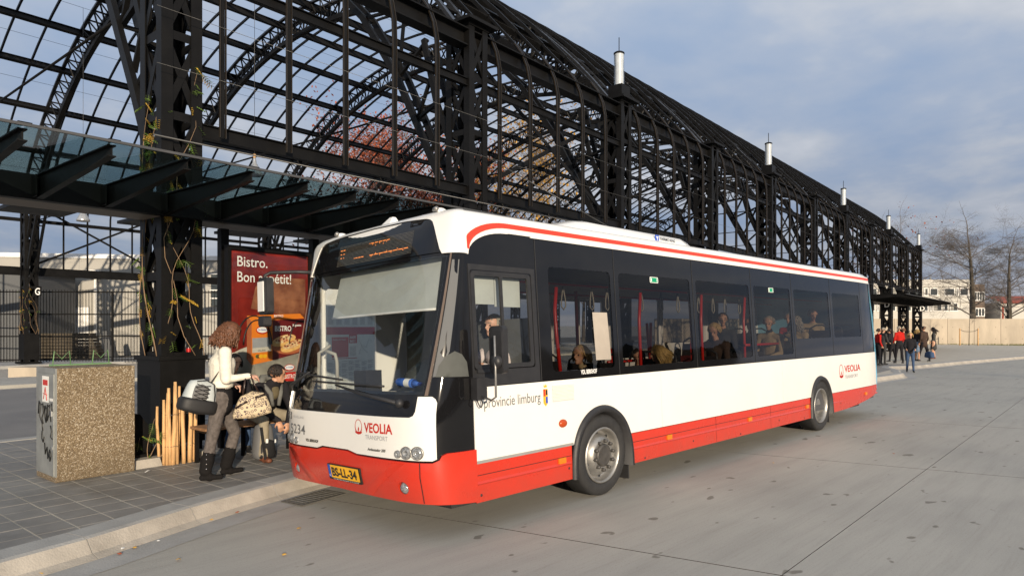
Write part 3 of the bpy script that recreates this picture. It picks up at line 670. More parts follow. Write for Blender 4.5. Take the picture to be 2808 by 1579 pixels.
for x0, x1 in ((XS+.004, FWX-.528), (FWX+.528, RWX-.488), (RWX+.488, X1)):
    q = [(x0, .606), (x0, .27)]
    if x1 > 10: q += [(9.4, .268), (9.9, skz(9.9)), (10.5, skz(10.5)), (11.1, skz(11.1)), (11.6, skz(11.6)), (X1, .51), (X1, .606)]
    else: q += [(x1, .27), (x1, .606)]
    sk = bp('skirt_panel', patch(q, [], smap, .008, .008, .25), 'red_paint')
    obj('groove', MB().add([smap(x0+.01, .503, .010), smap(x1-.01, .503, .010), smap(x1-.01, .509, .010), smap(x0+.01, .509, .010)], [(0,1,2,3)]), 'print_black', sk)
    mb = MB()
    for zz_, o_ in ((.432, .018),): mb.add([smap(x0+.01, zz_-.012, .0085), smap(x1-.01, zz_-.012, .0085), smap(x1-.01, zz_, o_), smap(x0+.01, zz_, o_), smap(x0+.01, zz_+.02, .008), smap(x1-.01, zz_+.02, .008)], [(0,1,2,3),(3,2,5,4)])
    obj('ridge', mb, 'red_paint', sk)
bp('grey_strip', patch([(XS+.01, .606), (FWX-.50, .606), (FWX-.50, .632), (XS+.01, .632)], [], smap, .011, .003, .3), 'grey_line')
# roof edge and roof: white cove from 2.68 up, rounded over
def ring(z, ins):
    P = []
    for k in range(41):
        a = LA*k/40; p = fmap(a, min(z, 2.80)); P.append(Vector((p[0], p[1], z)))
    L1 = [Vector((x, 2*BH-smap(x, 2.7)[1], z)) for x in np.linspace(XS+.15, 11.2, 24)]
    RE = [Vector((11.2+.52*sin(pi*k/12)**.9 if k < 12 else 11.2, 0, z)) for k in range(0)]
    rear = [Vector((11.2+(.50*min(1, (1-abs(t)**6)+.12)), BH-t*(BH-.045), z)) for t in np.linspace(-.999, .999, 13)]
    rear = [Vector((11.66 if abs(t) < .96 else 11.5, BH-t*(BH-.045), z)) for t in (-1, -.98, -.9, -.5, 0, .5, .9, .98, 1)]
    L2 = [Vector((x, smap(x, 2.7)[1], z)) for x in np.linspace(11.2, XS+.15, 24)]
    P = P+L1+rear+L2; R = []
    for p in P:
        c = Vector((min(max(p.x, 1.3), 10.9), BH, z)); R.append(p.lerp(c, ins))
    return R
rings = [ring(z, i) for z, i in ((2.66, -.001), (2.78, 0), (2.825, .015), (2.86, .05), (2.885, .11), (2.905, .22), (2.92, .5), (2.925, .97))]
n = len(rings[0]); mb = MB(); mb.add([p for r_ in rings for p in r_], [(i*n+(k+1) % n, i*n+k, (i+1)*n+k, (i+1)*n+(k+1) % n) for i in range(1, len(rings)-1) for k in range(n)], 0, True)
bp('roof', mb, 'white_paint')
bp('roof_cove', patch([(1.05, 2.685), (X1-.16, 2.685), (X1-.2, 2.80), (1.05, 2.80)], [], smap, .010, .012, .3), 'white_paint')
bp('drip_rail', patch([(1.42, 2.672), (X1-.16, 2.672), (X1-.16, 2.686), (1.42, 2.686)], [], smap, .014, .012, .5), 'white_paint')
# curved white corner over the driver window and the red swoosh stripe on it
cor = [(XS-.52, 2.80), (XS-.50, 2.475), (XS-.20, 2.462), (XS+.02, 2.455)]+[(XS+.02+.50*(1-cos(pi/2*k/10)), 2.455+.225*sin(pi/2*k/10)) for k in range(1, 11)]+[(1.12, 2.685), (1.12, 2.80)]
cm = lambda x, z, off: fmap(XS-x, z, off) if x < XS else smap(x, z, off)
bp('roof_corner', patch(dens(cor, .08), [], cm, .011, .012, .06), 'white_paint')
st = [(.50+.0, 2.50), (.56, 2.495)]
ic = [(.60+.52*(1-cos(pi/2*k/10)), 2.50+.232*sin(pi/2*k/10)) for k in range(11)]; oc = [(.53+.55*(1-cos(pi/2*k/10)), 2.515+.262*sin(pi/2*k/10)) for k in range(11)]
bp('red_stripe', patch(dens(ic+[(X1-.2, 2.732), (X1-.2, 2.777)]+oc[::-1], .3), [], cm, .016, .004, .3), 'stripe_red')
# ---- front
mir = lambda P: [(LA-a, z) for a, z in P]
def sym(half): return half+[(LA-a, z) for a, z in reversed(half)]
bp('front_shell', patch(dens(sym([(0, .34), (0, 2.70), (.25, 2.78)])[0:3]+[(LA-.25, 2.78), (LA, 2.70), (LA, .34)], .12), [dens(sym([(.53, 1.265), (.52, 1.30), (.42, 2.43)]), .12)], fmap, 0, .03, .12), 'black_gloss')
half = [(.385, .70), (.385, 1.17), (.40, 1.20), (.43, 1.222), (.555, 1.224), (.56, 1.10), (.575, 1.065), (.61, 1.05)]
full_ = half+[(LA-.61, 1.05), (LA-.575, 1.065), (LA-.56, 1.10), (LA-.555, 1.224), (LA-.43, 1.222), (LA-.385, 1.17), (LA-.385, .70)]
low = [(LA-.42, .686), (LA-.75, .695), (LA-1.2, .70), (2.0, .70), (1.9, .726), (1.45, .726), (1.3, .70), (1.2, .70), (.75, .695), (.42, .686)]
pf = bp('front_panel', patch(dens(full_+low, .08), [], fmap, .022, .022, .08), 'white_paint')
bm_out = [(.0, .738), (.30, .742), (.345, .725), (.365, .69), (.42, .668), (.75, .678), (1.2, .684), (1.32, .686), (1.47, .712), (1.88, .712), (2.0, .686), (LA-.75, .678), (LA-.42, .668), (LA-.365, .69), (LA-.345, .725), (LA-.30, .742), (LA, .738), (LA, .285), (LA-.3, .31), (LA-.5, .322), (LA-.9, .332), (LA/2, .342), (.9, .332), (.5, .322), (.3, .31), (0, .285)]
fogh = [[(c+.056*cos(2*pi*k/14), .452+.054*sin(2*pi*k/14)) for k in range(14)] for c in (.70, LA-.82)]
bmp = bp('bumper', patch(dens(bm_out, .09), fogh, fmap, .030, .035, .07), 'red_paint')
for a in (.52, LA-.52): obj('seam', MB().add([fmap(a-.004, z, .032) for z in (.33, .4, .55, .67)]+[fmap(a+.004, z, .032) for z in (.33, .4, .55, .67)], [(i, i+1, i+5, i+4) for i in range(3)]), 'print_black', bmp)
for sg in (1, -1):
    rg = MB()
    c = LA/2; pts_ = [(c+sg*.98, .66), (c+sg*.80, .54), (c+sg*.62, .42), (c+sg*.54, .35)]
    rg.add([fmap(a, z, .032) for a, z in pts_]+[fmap(a-sg*.02, z, .048) for a, z in pts_]+[fmap(a-sg*.16, z, .031) for a, z in pts_], [(i, i+1, i+5, i+4) for i in range(3)]+[(4+i, 5+i, 9+i, 8+i) for i in range(3)], 0, True)
    obj('ridge', rg, 'red_paint', bmp)
for a in (.70, LA-.82):
    p = Vector(fmap(a, .45, .012)); nrm = (Vector(fmap(a, .45, .1))-Vector(fmap(a, .45, 0))).normalized(); q = Vector((-1,0,0)).rotation_difference(nrm).to_matrix()
    o = MB().lathe([(.001,-.026),(.022,-.023),(.040,-.012),(.047,0),(.060,.012)], 18, 'x', (0,0,0)); o.v = [tuple(q @ Vector(v_)+p) for v_ in o.v]; bp('fog_lamp', o, 'lens')
# headlight clusters
for sg in (0, 1):
    for a0, r_ in ((.543, .052), (.648, .050), (.735, .031)):
        a = a0 if sg == 0 else {.543: 2.71, .648: 2.56, .735: 2.44}[a0]; p = Vector(fmap(a, .752 if r_ > .04 else .738, .030)); nrm = (Vector(fmap(a, .76, .1))-Vector(fmap(a, .76, 0))).normalized(); q = Vector((-1,0,0)).rotation_difference(nrm).to_matrix()
        m_ = MB().lathe([(r_*1.15,.012),(r_*1.08,-.004),(r_*.98,-.002),(r_*.96,.006)], 20, 'x'); m_.v = [tuple(q @ Vector(v_)+p) for v_ in m_.v]
        hl = bp('headlight', m_, 'rim')
        m_ = MB().lathe([(.001,.004),(r_*.35,.006),(r_*.42,-.004),(r_*.6,-.012),(r_*.62,.0),(r_*.93,.0)], 20, 'x'); m_.v = [tuple(q @ Vector(v_)+p) for v_ in m_.v]; obj('lens', m_, 'lens', hl)
# windscreen, destination box, quarter glass
bp('windscreen', patch(dens(sym([(.51, 1.24), (.51, 1.30), (.41, 2.44)]), .12), [], fmap, .006, 0, .12), 'clear_glass')
ll = [(.50, 1.19), (LA-.50, 1.19), (LA-.50, 1.10), (.50, 1.10)]
for a in (1,): 
    for k in (0, 1):
        P = [(.47, 1.23), (.46, 1.35), (.35, 2.46), (.375, 2.46), (.485, 1.35), (.50, 1.23)]; P = P if k == 0 else mir(P)
        bp('windscreen_seal', patch(dens(P, .1), [], fmap, .012, .012, .1), 'seal')
dest = [(.50, 2.475), (.62, 2.72), (.66, 2.785), (.74, 2.81), (1.1, 2.838), (LA/2, 2.848), (LA-1.1, 2.838), (LA-.74, 2.81), (LA-.66, 2.785), (LA-.62, 2.72), (LA-.50, 2.475)]
bp('destination_box', patch(dens(dest, .08), [], rfm, .012, .012, .1), 'black_gloss')
def capz(a): return float(np.interp(a, [d_[0] for d_ in dest], [d_[1] for d_ in dest]))
# white visor around the destination box
mb = MB(); P = []
NN = 96; NJ = 12
for k in range(NN+1):
    a = LA*k/NN; zi = capz(a) if .50 < a < LA-.50 else 2.46
    for j in range(NJ+1):
        t_ = (j/NJ)**.7; z = zi+(2.94-zi)*t_; P.append(rfm(a, z, .022-.012*t_))
mb.add(P, [(k*(NJ+1)+j, k*(NJ+1)+j+1, (k+1)*(NJ+1)+j+1, (k+1)*(NJ+1)+j) for k in range(NN) for j in range(NJ)], 0, True)
E_ = [rfm(LA*k/NN, capz(LA*k/NN) if .50 < LA*k/NN < LA-.50 else 2.46, -.01) for k in range(NN+1)]; E2 = [rfm(LA*k/NN, capz(LA*k/NN) if .50 < LA*k/NN < LA-.50 else 2.46, .022) for k in range(NN+1)]
mb.add(E_+E2, [(k, k+1, NN+2+k, NN+1+k) for k in range(NN)])
bp('front_visor', mb, 'white_paint')
# LED display: dark field with dim dot rows, lit strokes
dm = MB(); n_ = 0
for j in range(16):
    for i in range(96):
        a = 2.20-i*.01355; z = 2.512+j*.0136
        for q in [fmap(a+dx, z+dz, .0155) for dx, dz in ((-.0022,-.0022),(.0022,-.0022),(.0022,.0022),(-.0022,.0022))]: dm.v.append(q)
        dm.f.append((n_*4, n_*4+1, n_*4+2, n_*4+3)); dm.m.append(0); dm.sm.append(False); n_ += 1
db = bp('led_matrix', dm, 'led_dim', kind='stuff')
lm = MB()
def dot(i, j):
    a = 2.20-i*.01355; z = 2.512+j*.0136; b = len(lm.v)
    for dx, dz in ((-.004,-.0038),(.004,-.0038),(.004,.0038),(-.004,.0038)): lm.v.append(fmap(a+dx, z+dz, .017))
    lm.f.append((b, b+1, b+2, b+3)); lm.m.append(0); lm.sm.append(False)
for i, j in [(2,12),(3,12),(4,12),(6,12),(7,12),(8,12),(3,9),(4,9),(8,9),(7,9),(5,6),(8,6),(4,6)]: dot(i, j); 
for i in range(42, 69):
    if i % 5 != 3: dot(i, 13)
for i in range(24, 37):
    if i % 4 != 1: dot(i, 4)
for i in range(44, 92):
    if i % 6 != 2: dot(i, 4)
for i, j in [(46,12),(50,11),(55,12),(60,11),(64,12),(47,3),(52,5),(58,3),(66,5),(72,3),(79,5),(86,3)]: dot(i, j)
bp('led_text', lm, 'led')
# number plate
pl_ = bp('number_plate', patch(rrect(1.235, 1.775, .425, .575, .01, 2), [], fmap, .048, .02, .1), 'print_black')
obj('plate_field', patch(rrect(1.248, 1.762, .446, .566, .006, 2), [], fmap, .051, 0, .1), 'plate_yellow', pl_)
obj('plate_band', patch(rrect(1.72, 1.762, .446, .566, .004, 2), [], fmap, .0525, 0, .1), 'plate_blue', pl_)
def fitw(body, size, mapf, W_, bold, shear):              # lettering stretched to a measured width
    me = textmesh(body, size, lambda x, y: (x, y, 0), 1., 'LEFT', bold, shear); xs_ = [v.co.x for v in me.vertices]; x0 = min(xs_); k = W_/(max(xs_)-x0)
    for v in me.vertices: v.co = mapf((v.co.x-x0)*k, v.co.y)
    return me
def ftext(body, a0, z0, size, off, m_, name='lettering', parent=None, W_=.5, bold=0., shear=0.):
    return bp(name, fitw(body, size, lambda x, y: fmap(a0-x, z0+y, off), W_, bold, shear), m_, parent)
def stext(body, x0, z0, size, off, m_, W_=1., bold=0., shear=0., parent=None):
    return bp('lettering', fitw(body, size, lambda x, y: smap(x0+x, z0+y, off), W_, bold, shear), m_, parent)
ftext('BS-LL-34', 1.70, .466, .112, .053, 'print_black', parent=pl_, W_=.415, bold=.004)
ftext('NL', 1.754, .456, .028, .054, 'print_white', parent=pl_, W_=.026)
ftext('VDL BERKHOF Heerenveen +31 513 618 500', 1.70, .430, .0135, .0495, 'print_white', parent=pl_, W_=.42)
# operator logo: ring with flame, word, second line
def logo(mapf, r_, nm, big, x0):
    m_ = MB(); n = 40; P = []
    for k in range(n):
        t_ = 2*pi*k/n; P.append(mapf(r_*.82*cos(t_), r_*sin(t_))); P.append(mapf(r_*.70*cos(t_), r_*.09+r_*.82*sin(t_)))
    m_.add(P, [(2*k, 2*((k+1) % n), 2*((k+1) % n)+1, 2*k+1) for k in range(n)])
    P = [(0, -.05), (.11, -.28), (.14, -.42), (.09, -.56), (0, -.62), (-.09, -.56), (-.14, -.42), (-.11, -.28)]
    m_.add([mapf(a*r_*1.1, b*r_*1.15+r_*.12) for a, b in P], [tuple(range(8))]); m_.add([mapf(.82*r_*cos(t_), -r_*.62+.36*r_*sin(t_)*(.5 if sin(t_) > 0 else 1)) for t_ in np.linspace(pi, 2*pi, 12)], [tuple(range(12))])
    return m_
fm = lambda x, y: fmap(1.262-x, .945+y, .0255)
bp('logo_ring', logo(fm, .068, '', 1, 0), 'logo_red'); ftext('VEOLIA', 1.175, .905, .118, .0255, 'logo_red', W_=.385, bold=.0028); ftext('TRANSPORT', 1.160, .842, .056, .0255, 'print_grey', W_=.31)
sm_ = lambda x, y: smap(9.70+x, .975+y, .0105)
bp('logo_ring', logo(sm_, .125, '', 1, 0), 'logo_red'); stext('VEOLIA', 9.87, .95, .17, .0105, 'logo_red', W_=.88, bold=.003); stext('TRANSPORT', 9.88, .83, .09, .0105, 'print_grey', W_=.72)
ftext('5234', 2.60, .808, .135, .0255, 'inner_grey', W_=.37, bold=.001); ftext('HEUVELLAND', 2.52, .965, .034, .0255, 'print_grey', W_=.27)
for a in (2.71, 2.62):
    q = bp('pictogram', patch(rrect(a-.052, a, .945, 1.02, .008, 2), [], fmap, .0245, 0, .2), 'print_black')
    obj('figure', MB().add([fmap(a-.018-.013*cos(t_), 1.005+.009*sin(t_), .0262) for t_ in np.linspace(0, 2*pi, 9)[:-1]], [tuple(range(8))]).add([fmap(a-.014, .993, .0262), fmap(a-.034, .993, .0262), fmap(a-.032, .952, .0262), fmap(a-.018, .952, .0262)], [(0,1,2,3)]), 'print_white', q)
ftext('VDL BERKHOF', 2.22, .748, .036, .026, 'print_black', W_=.25, bold=.002); ftext('Ambassador 200', 1.13, .745, .034, .026, 'print_black', W_=.25, bold=.001, shear=.3)
stext('provincie limburg', .695, 1.085, .135, .0105, 'inner_grey', W_=.75, bold=0); stext('VDL BERKHOF', 2.09, 1.315, .062, .006, 'print_white', W_=.27, bold=.002)
# provincial shield
cr = bp('coat_of_arms', MB().add([smap(x, z, .0105) for x, z in ((1.485,1.20),(1.55,1.20),(1.55,1.065),(1.5175,1.03),(1.485,1.065))], [(0,4,3,2,1)]), 'plate_yellow')
for x0, x1, z0, z1, c_ in ((1.487,1.516,1.13,1.198,'stripe_red'),(1.519,1.548,1.06,1.125,'plate_blue'),(1.521,1.546,1.14,1.192,'print_black')): obj('field', MB().add([smap(x, z, .0115) for x, z in ((x0,z0),(x1,z0),(x1,z1),(x0,z1))], [(0,1,2,3)]), c_, cr)
obj('crown', MB().add([smap(x, z, .0115) for x, z in ((1.497,1.215),(1.538,1.215),(1.545,1.245),(1.53,1.228),(1.5175,1.25),(1.505,1.228),(1.49,1.245))], [(0,1,2,3,4,5,6)]), 'plate_yellow', cr)
# vent grille
vg = bp('vent_grille', patch([(1.59, 1.03), (2.0, 1.03), (2.0, 1.245), (1.59, 1.245)], [], smap, .0085, .001, .3), 'white_paint')
for k in range(12): z = 1.065+k*.0135; obj('louvre', MB().add([smap(1.62, z, .010), smap(1.95, z, .010), smap(1.95, z+.008, .0165), smap(1.62, z+.008, .0165), smap(1.62, z+.0105, .009), smap(1.95, z+.0105, .009)], [(0,1,2,3),(3,2,5,4)]), 'white_paint', vg)
for x, z in ((.63, .33), (1.84, .385), (3.2, .30), (4.3, .36), (5.6, .30), (6.9, .36), (7.9, .30), (9.6, .40), (10.9, .44)): bp('screw', MB().lathe([(.001,-.013),(.010,-.013),(.013,-.009)], 10, 'y', (x, 0, z)), 'black_plastic')
for x in (4.9, 6.6): bp('skirt_seam', MB().add([smap(q, z, .0095) for q, z in ((x,.275),(x+.006,.275),(x+.006,.603),(x,.603))], [(0,1,2,3)]), 'print_black')
bp('turn_signal', bevel_src := MB().ball((1.762, -.012, .842), (.062, .028, .042), 14), 'amber')
for x in (1.73, 3.73, 5.90, 8.02, 11.01): bp('side_marker', patch(rrect(x-.055, x+.055, .448, .505, .006, 2), [], smap, .022, .014, .3), 'orange_lens')
# wheel arches, wheels
for cx_, hwid, top in ((FWX, .50, .93), (RWX, .46, .91)):
    o_, i_ = [], []
    for k in range(33):
        a = pi*k/32; f_ = sin(a)**.75; o_.append(Vector(smap(cx_-(hwid+.035)*cos(a), .262+(top+.04-.262)*f_, 0))); i_.append(Vector(smap(cx_-(hwid-.025)*cos(a), .262+(top-.03-.262)*f_, 0)))
    m_ = MB(); P = []
    for a, b in zip(o_, i_):
        P += [a+Vector((0,-.012,0)), a.lerp(b, .25)+Vector((0,-.045,0)), b+Vector((0,-.045,0)), b+Vector((0,.45,0))]
    m_.add(P, [(k*4+j, (k+1)*4+j, (k+1)*4+j+1, k*4+j+1) for k in range(32) for j in range(3)], 0, True)
    bp('wheel_arch', m_, 'black_plastic')
def wheel(x, front, yc=.03, far=False):
    r_ = .432; m_ = MB()
    m_.lathe([(.30,.02),(.315,.0),(.36,-.008),(.405,.0),(.428,.02),(r_,.045),(r_,.24),(.415,.27),(.30,.27)], 48, 'y', (0,0,0))
    for g in (.09, .14, .19): pass
    wh = obj('wheel', m_, 'rubber', bus); wh.location = (x, yc if not far else 2*BH-yc-.27, r_); 
    if front: obj('rim', MB().lathe([(.30,.012),(.292,-.004),(.28,.0),(.268,.03),(.262,.085),(.235,.10),(.225,.075),(.20,.03),(.17,.005),(.155,.0),(.12,.012)], 48, 'y'), 'rim', wh)
    else: obj('rim', MB().lathe([(.30,.012),(.292,-.004),(.28,.0),(.268,.05),(.255,.14),(.225,.17),(.19,.185),(.15,.185),(.145,.06),(.09,.05),(.001,.05)], 48, 'y'), 'rim', wh)
    if front:
        obj('hub', MB().lathe([(.125,.02),(.12,-.01),(.10,-.022),(.09,-.016),(.06,-.022),(.001,-.024)], 24, 'y'), 'hub', wh)
        for k in range(10):
            a = 2*pi*k/10+.2; obj('wheel_nut', MB().lathe([(.001,-.035),(.016,-.035),(.02,-.015),(.02,.02)], 8, 'y', (.153*cos(a), 0, .153*sin(a))), 'hub', wh)
        for k in range(8):
            a = 2*pi*k/8+.1; obj('rim_hole', MB().lathe([(.001,-.0),(.018,-.0)], 10, 'y', (.232*cos(a), .072, .232*sin(a))), 'print_black', wh)
wheel(FWX+.02, True); wheel(RWX+.04, False)
wheel(FWX+.02, True, far=True); wheel(RWX+.04, False, far=True)
for x in (FWX+.56, RWX+.52): bp('mud_flap', MB().box(x-.04, x-.02, .05, .42, .10, .55), 'rubber')
bp('underbody', MB().box(.5, 11.4, .25, 2.3, .20, .34).box(1.9, 2.9, .42, 2.1, .3, .95).box(8.2, 9.2, .42, 2.1, .3, .95), 'rubber')
bp('floor', MB().box(.35, 7.2, .06, 2.49, .345, .37).box(7.2, 11.7, .06, 2.49, .345, .72), 'floor_grey')
# side glass
def pane(r_, mapf, name='window', off=-.004):
    a, b, c, d = r_; return bp(name, patch(rrect(a, b, c, d, .05, 3), [], mapf, off, 0, .5), 'clear_glass' if d-c > 1.5 else ('far_glass' if mapf is rmap else 'bus_glass'))
for k, r_ in enumerate(wins): pane(r_, smap)
for r_ in rightwins: pane(r_, rmap)
for x in (2.78, 4.50, 6.20, 7.68, 9.41, 11.05, 1.48): bp('window_seam', MB().add([smap(x-.005, 1.275, .003), smap(x+.005, 1.275, .003), smap(x+.005, 2.68, .003), smap(x-.005, 2.68, .003)], [(0,1,2,3)]), 'rubber')
df = bp('driver_window', patch(rrect(.60, 1.38, 1.43, 2.31, .04, 3), [rrect(.645, .965, 1.47, 2.27, .02, 2), rrect(.995, 1.335, 1.47, 2.27, .02, 2)], smap, .012, .02, .3), 'black_plastic')
for a, b in ((.645, .965), (.995, 1.335)): obj('pane', patch(rrect(a, b, 1.47, 2.27, .02, 2), [], smap, .002, 0, .4), 'clear_glass', df)
bp('window_frame', patch([(XS+.01, 1.28), (1.46, 1.28), (1.45, 2.37), (XS+.01, 2.37)], [rrect(.60, 1.40, 1.42, 2.32, .02, 2)], smap, .005, .005, .3), 'black_plastic')
bp('door_sill', patch([(.62, 1.40), (1.0, 1.40), (1.0, 1.43), (.62, 1.43)], [], smap, .03, .03, .4), 'black_plastic')
for x in (3.60, 6.90):
    sgn = bp('exit_sign', patch(rrect(x-.10, x+.08, 2.33, 2.40, .012, 3), [], smap, .004, 0, .3), 'print_white')
    obj('field', patch(rrect(x-.088, x+.068, 2.337, 2.393, .006, 2), [], smap, .0055, 0, .3), 'sign_green', sgn); obj('symbol', MB().add([smap(x-.08, z, .0065) for z in (2.345, 2.385)]+[smap(x-.06, z, .0065) for z in (2.385, 2.345)], [(0,3,2,1)]).add([smap(x+.045, z, .0065) for z in (2.345, 2.385)]+[smap(x+.055, z, .0065) for z in (2.385, 2.345)], [(0,3,2,1)]), 'print_white', sgn)
bp('notice_panel', MB().add([smap(x, z, .006) for x, z in ((2.36, 1.45), (2.63, 1.45), (2.60, 1.96), (2.34, 1.96))], [(0,1,2,3)]), 'panel_beige')
# quarter window (driver's corner) with the pale pillar trim behind it
bp('quarter_glass', patch(dens([(.03, 1.37), (.445, 1.385), (.33, 2.44), (.03, 2.44)], .1), [], fmap, .004, 0, .1), 'black_gloss')
bp('pillar_trim', patch(dens([(.40, 1.39), (.445, 1.385), (.34, 2.40), (.20, 2.40), (.26, 1.95), (.30, 1.6)], .1), [], fmap, .006, 0, .1), 'inner_grey')
bp('pillar_trim', patch(dens([(.05, 1.375), (.42, 1.385), (.40, 1.48), (.34, 1.56), (.24, 1.60), (.14, 1.57), (.07, 1.50)], .05), [], fmap, .007, 0, .05), 'dash')
# mirrors
def rbox(c, dx, dy, dz, r_=.03, tilt=0.):
    b_ = MB(); P = []; n = 0
    for k, f_ in ((-1, .82), (-.8, 1.), (.8, 1.), (1, .82)):
        for y, z in rrect(-dy*f_, dy*f_, -dz*f_, dz*f_, r_, 4): P.append((c[0]+dx*k+tilt*z, c[1]+y, c[2]+z))
    n = len(P)//4; b_.add(P, [(i*n+k, i*n+(k+1) % n, (i+1)*n+(k+1) % n, (i+1)*n+k) for i in range(3) for k in range(n)]+[tuple(range(n-1,-1,-1)), tuple(3*n+k for k in range(n))], 0, False); return b_
mr = bp('driver_mirror', rbox((.66, -.25, 1.60), .035, .088, .205, .04), 'black_plastic')
obj('mirror_motor', MB().lathe([(.001,-.035),(.05,-.03),(.06,0),(.06,.02)], 18, 'x', (.60,-.27,1.50)), 'black_plastic', mr)
obj('mirror_arm', MB().tube([(.585,-.28,1.72),(.575,-.29,1.45),(.58,-.28,1.20),(.585,-.22,1.17),(.60,-.08,1.20)], .010, 8), 'rim', mr); obj('mirror_bracket', MB().box(.54, .66, -.09, -.012, 1.17, 1.36), 'black_plastic', mr)
obj('cable', MB().tube([(.57,-.05,1.17),(.58,-.07,1.12),(.60,-.07,1.10),(.63,-.06,1.13),(.62,-.05,1.18)], .006, 5), 'black_plastic', mr)
mr = bp('kerbside_mirror', rbox((.06, 2.80, 2.27), .05, .10, .205, .04), 'black_plastic')
obj('mirror_glass', MB().box(-.004, .008, 2.745, 2.875, 2.10, 2.43), 'white_matte', mr)
obj('mirror_arm', MB().tube([(.47,2.44,2.52),(.30,2.56,2.53),(.10,2.76,2.53),(.05,2.80,2.50),(.05,2.80,2.42)], .020, 8), 'black_plastic', mr); obj('lower_mirror', rbox((.05, 2.82, 1.99), .05, .075, .06, .03), 'black_plastic', mr)
# wipers
for a0, z0, a1, z1, b0, b1, bz0, bz1 in ((2.93, 1.17, 2.25, 1.43, 2.60, 1.62, 1.43, 1.36), (.71, 1.17, 1.70, 1.31, 2.15, .95, 1.34, 1.31)):
    P = [Vector(fmap(a0, z0, .05)), Vector(fmap((a0+a1)/2, (z0+z1)/2, .06)), Vector(fmap(a1, z1, .045))]
    wp = bp('wiper', MB().tube(P, [.032, .026, .014], 8, flat=.6).ball(P[0], .04, 10), 'black_plastic')
    obj('wiper_blade', MB().tube([fmap(b0+(b1-b0)*k/6, bz0+(bz1-bz0)*k/6, .035+.012*sin(pi*k/6)) for k in range(7)], .011, 6), 'black_plastic', wp)
# roof kit
ac = MB(); prof = [(2.0, 2.90), (2.35, 2.99), (2.75, 3.085), (3.0, 3.11), (3.4, 3.105), (5.05, 3.10), (5.2, 3.06), (5.25, 2.90)]; P = []
for x, z in prof:
    for y, f_ in ((.40, 0), (.44, .45), (.50, .78), (.62, .96), (.9, 1), (1.65, 1), (1.93, .96), (2.05, .78), (2.11, .45), (2.15, 0)): P.append((x, y, 2.885+(z-2.885)*f_))
ac.add(P, [(i*10+j, i*10+j+1, (i+1)*10+j+1, (i+1)*10+j) for i in range(len(prof)-1) for j in range(9)]+[tuple(range(9,-1,-1)), tuple(70+j for j in range(10))], 0, True)
acu = bp('air_conditioner', ac, 'white_paint')
acm = lambda x, y: (4.42+x, .437, 2.975+y)
obj('lettering', textmesh('THERMO KING', .058, acm, 1.0, 'LEFT', .001), 'print_black', acu); obj('badge', MB().box(4.30, 4.385, .430, .436, 2.955, 3.035), 'plate_blue', acu); obj('badge_letter', MB().box(4.32, 4.365, .426, .4295, 3.0, 3.015).box(4.338, 4.349, .426, .4295, 2.965, 2.9995), 'print_white', acu)
bp('roof_antenna', MB().add([(.62,1.25,2.89),(.80,1.25,2.89),(.80,1.42,2.89),(.62,1.42,2.89),(.72,1.31,3.0),(.76,1.31,3.0),(.76,1.36,3.0),(.72,1.36,3.0)], [(4,5,6,7),(0,1,5,4),(1,2,6,5),(2,3,7,6),(3,0,4,7)]), 'white_paint')
for y in (.42, 2.12): bp('roof_marker_lamp', MB().ball((.62, y, 2.90), (.07, .045, .035), 10).tube([(.56,y+.02,2.91),(.53,y-.05,2.91)], .022, 8, 1), ['white_paint', 'rim'])
# rear
m_ = MB(); P = []
for x, z in ((11.86,.52),(11.90,.8),(11.88,1.3),(11.80,2.0),(11.70,2.68),(11.62,2.80)):
    for k in range(13):
        t_ = -1+2*k/12; P.append((x+.07*(1-t_**4)*.5, BH-t_*(BH-.03-(.04 if z > 2.5 else .0)-.066*.0), z))
m_.add(P, [(i*13+j, (i+1)*13+j, (i+1)*13+j+1, i*13+j+1) for i in range(5) for j in range(12)], 0, True); bp('rear_panel', m_, 'light_blue')
bp('rear_corner', MB().add([smap(x, z, o_) for x, z, o_ in ((11.80,1.275,.004),(11.90,1.275,-.02),(11.74,2.68,-.02),(11.66,2.68,.004))]+[smap(x, z, o_) for x, z, o_ in ((11.84,.61,.01),(11.93,.61,-.02))], [(0,1,2,3),(4,5,1,0)]), 'light_blue')
# ---- inside
def ip(n, m_, mt, par=None): return bp(n, m_, mt, par)
ip('dashboard', patch(dens([(.30, 0), (LA-.30, 0), (LA-.30, .40), (.30, .40)], .1), [], lambda a, d_, o_: (fmap(a, 1.18, -.06)[0]+d_, fmap(a, 1.18, -.06)[1], 1.22-.02*d_), 0, .0, .1), 'dash')
ip('cab_binnacle', MB().ball((.80, .72, 1.20), (.34, .50, .34), 18), 'dash')
ip('cab_partition', MB().box(1.45, 1.48, .12, 1.15, .4, 1.9), 'inner_grey')
ip('front_wheel_box', MB().box(1.75, 2.9, 1.95, 2.46, .37, 1.25), 'inner_grey'); ip('ceiling_panel', MB().box(1.2, 1.6, .12, 2.42, 2.30, 2.59), 'inner_grey'); ip('door_partition', MB().box(1.72, 1.76, 1.75, 2.46, .9, 2.3), 'dash')  # dark ceiling panel and door partition, added to hide sky behind the windscreen
ip('cab_door', MB().box(.75, 1.4, 1.18, 1.21, .4, 1.35), 'inner_grey')
ip('steering_wheel', (lambda m2: (m2.tube([Matrix.Rotation(radians(-62), 3, 'Y') @ Vector((.21*cos(2*pi*k/20), .21*sin(2*pi*k/20), 0))+Vector((.80, .60, 1.50)) for k in range(21)], .014, 6, cap=False), m2)[1])(MB()), 'black_plastic')
sbm = MB(); sbm.add([fmap(a, z, -.10) for z in (1.985, 2.44) for a in np.linspace(.54 if True else 0, 2.28, 12)], [(k, k+1, k+13, k+12) for k in range(11)], 0, True)
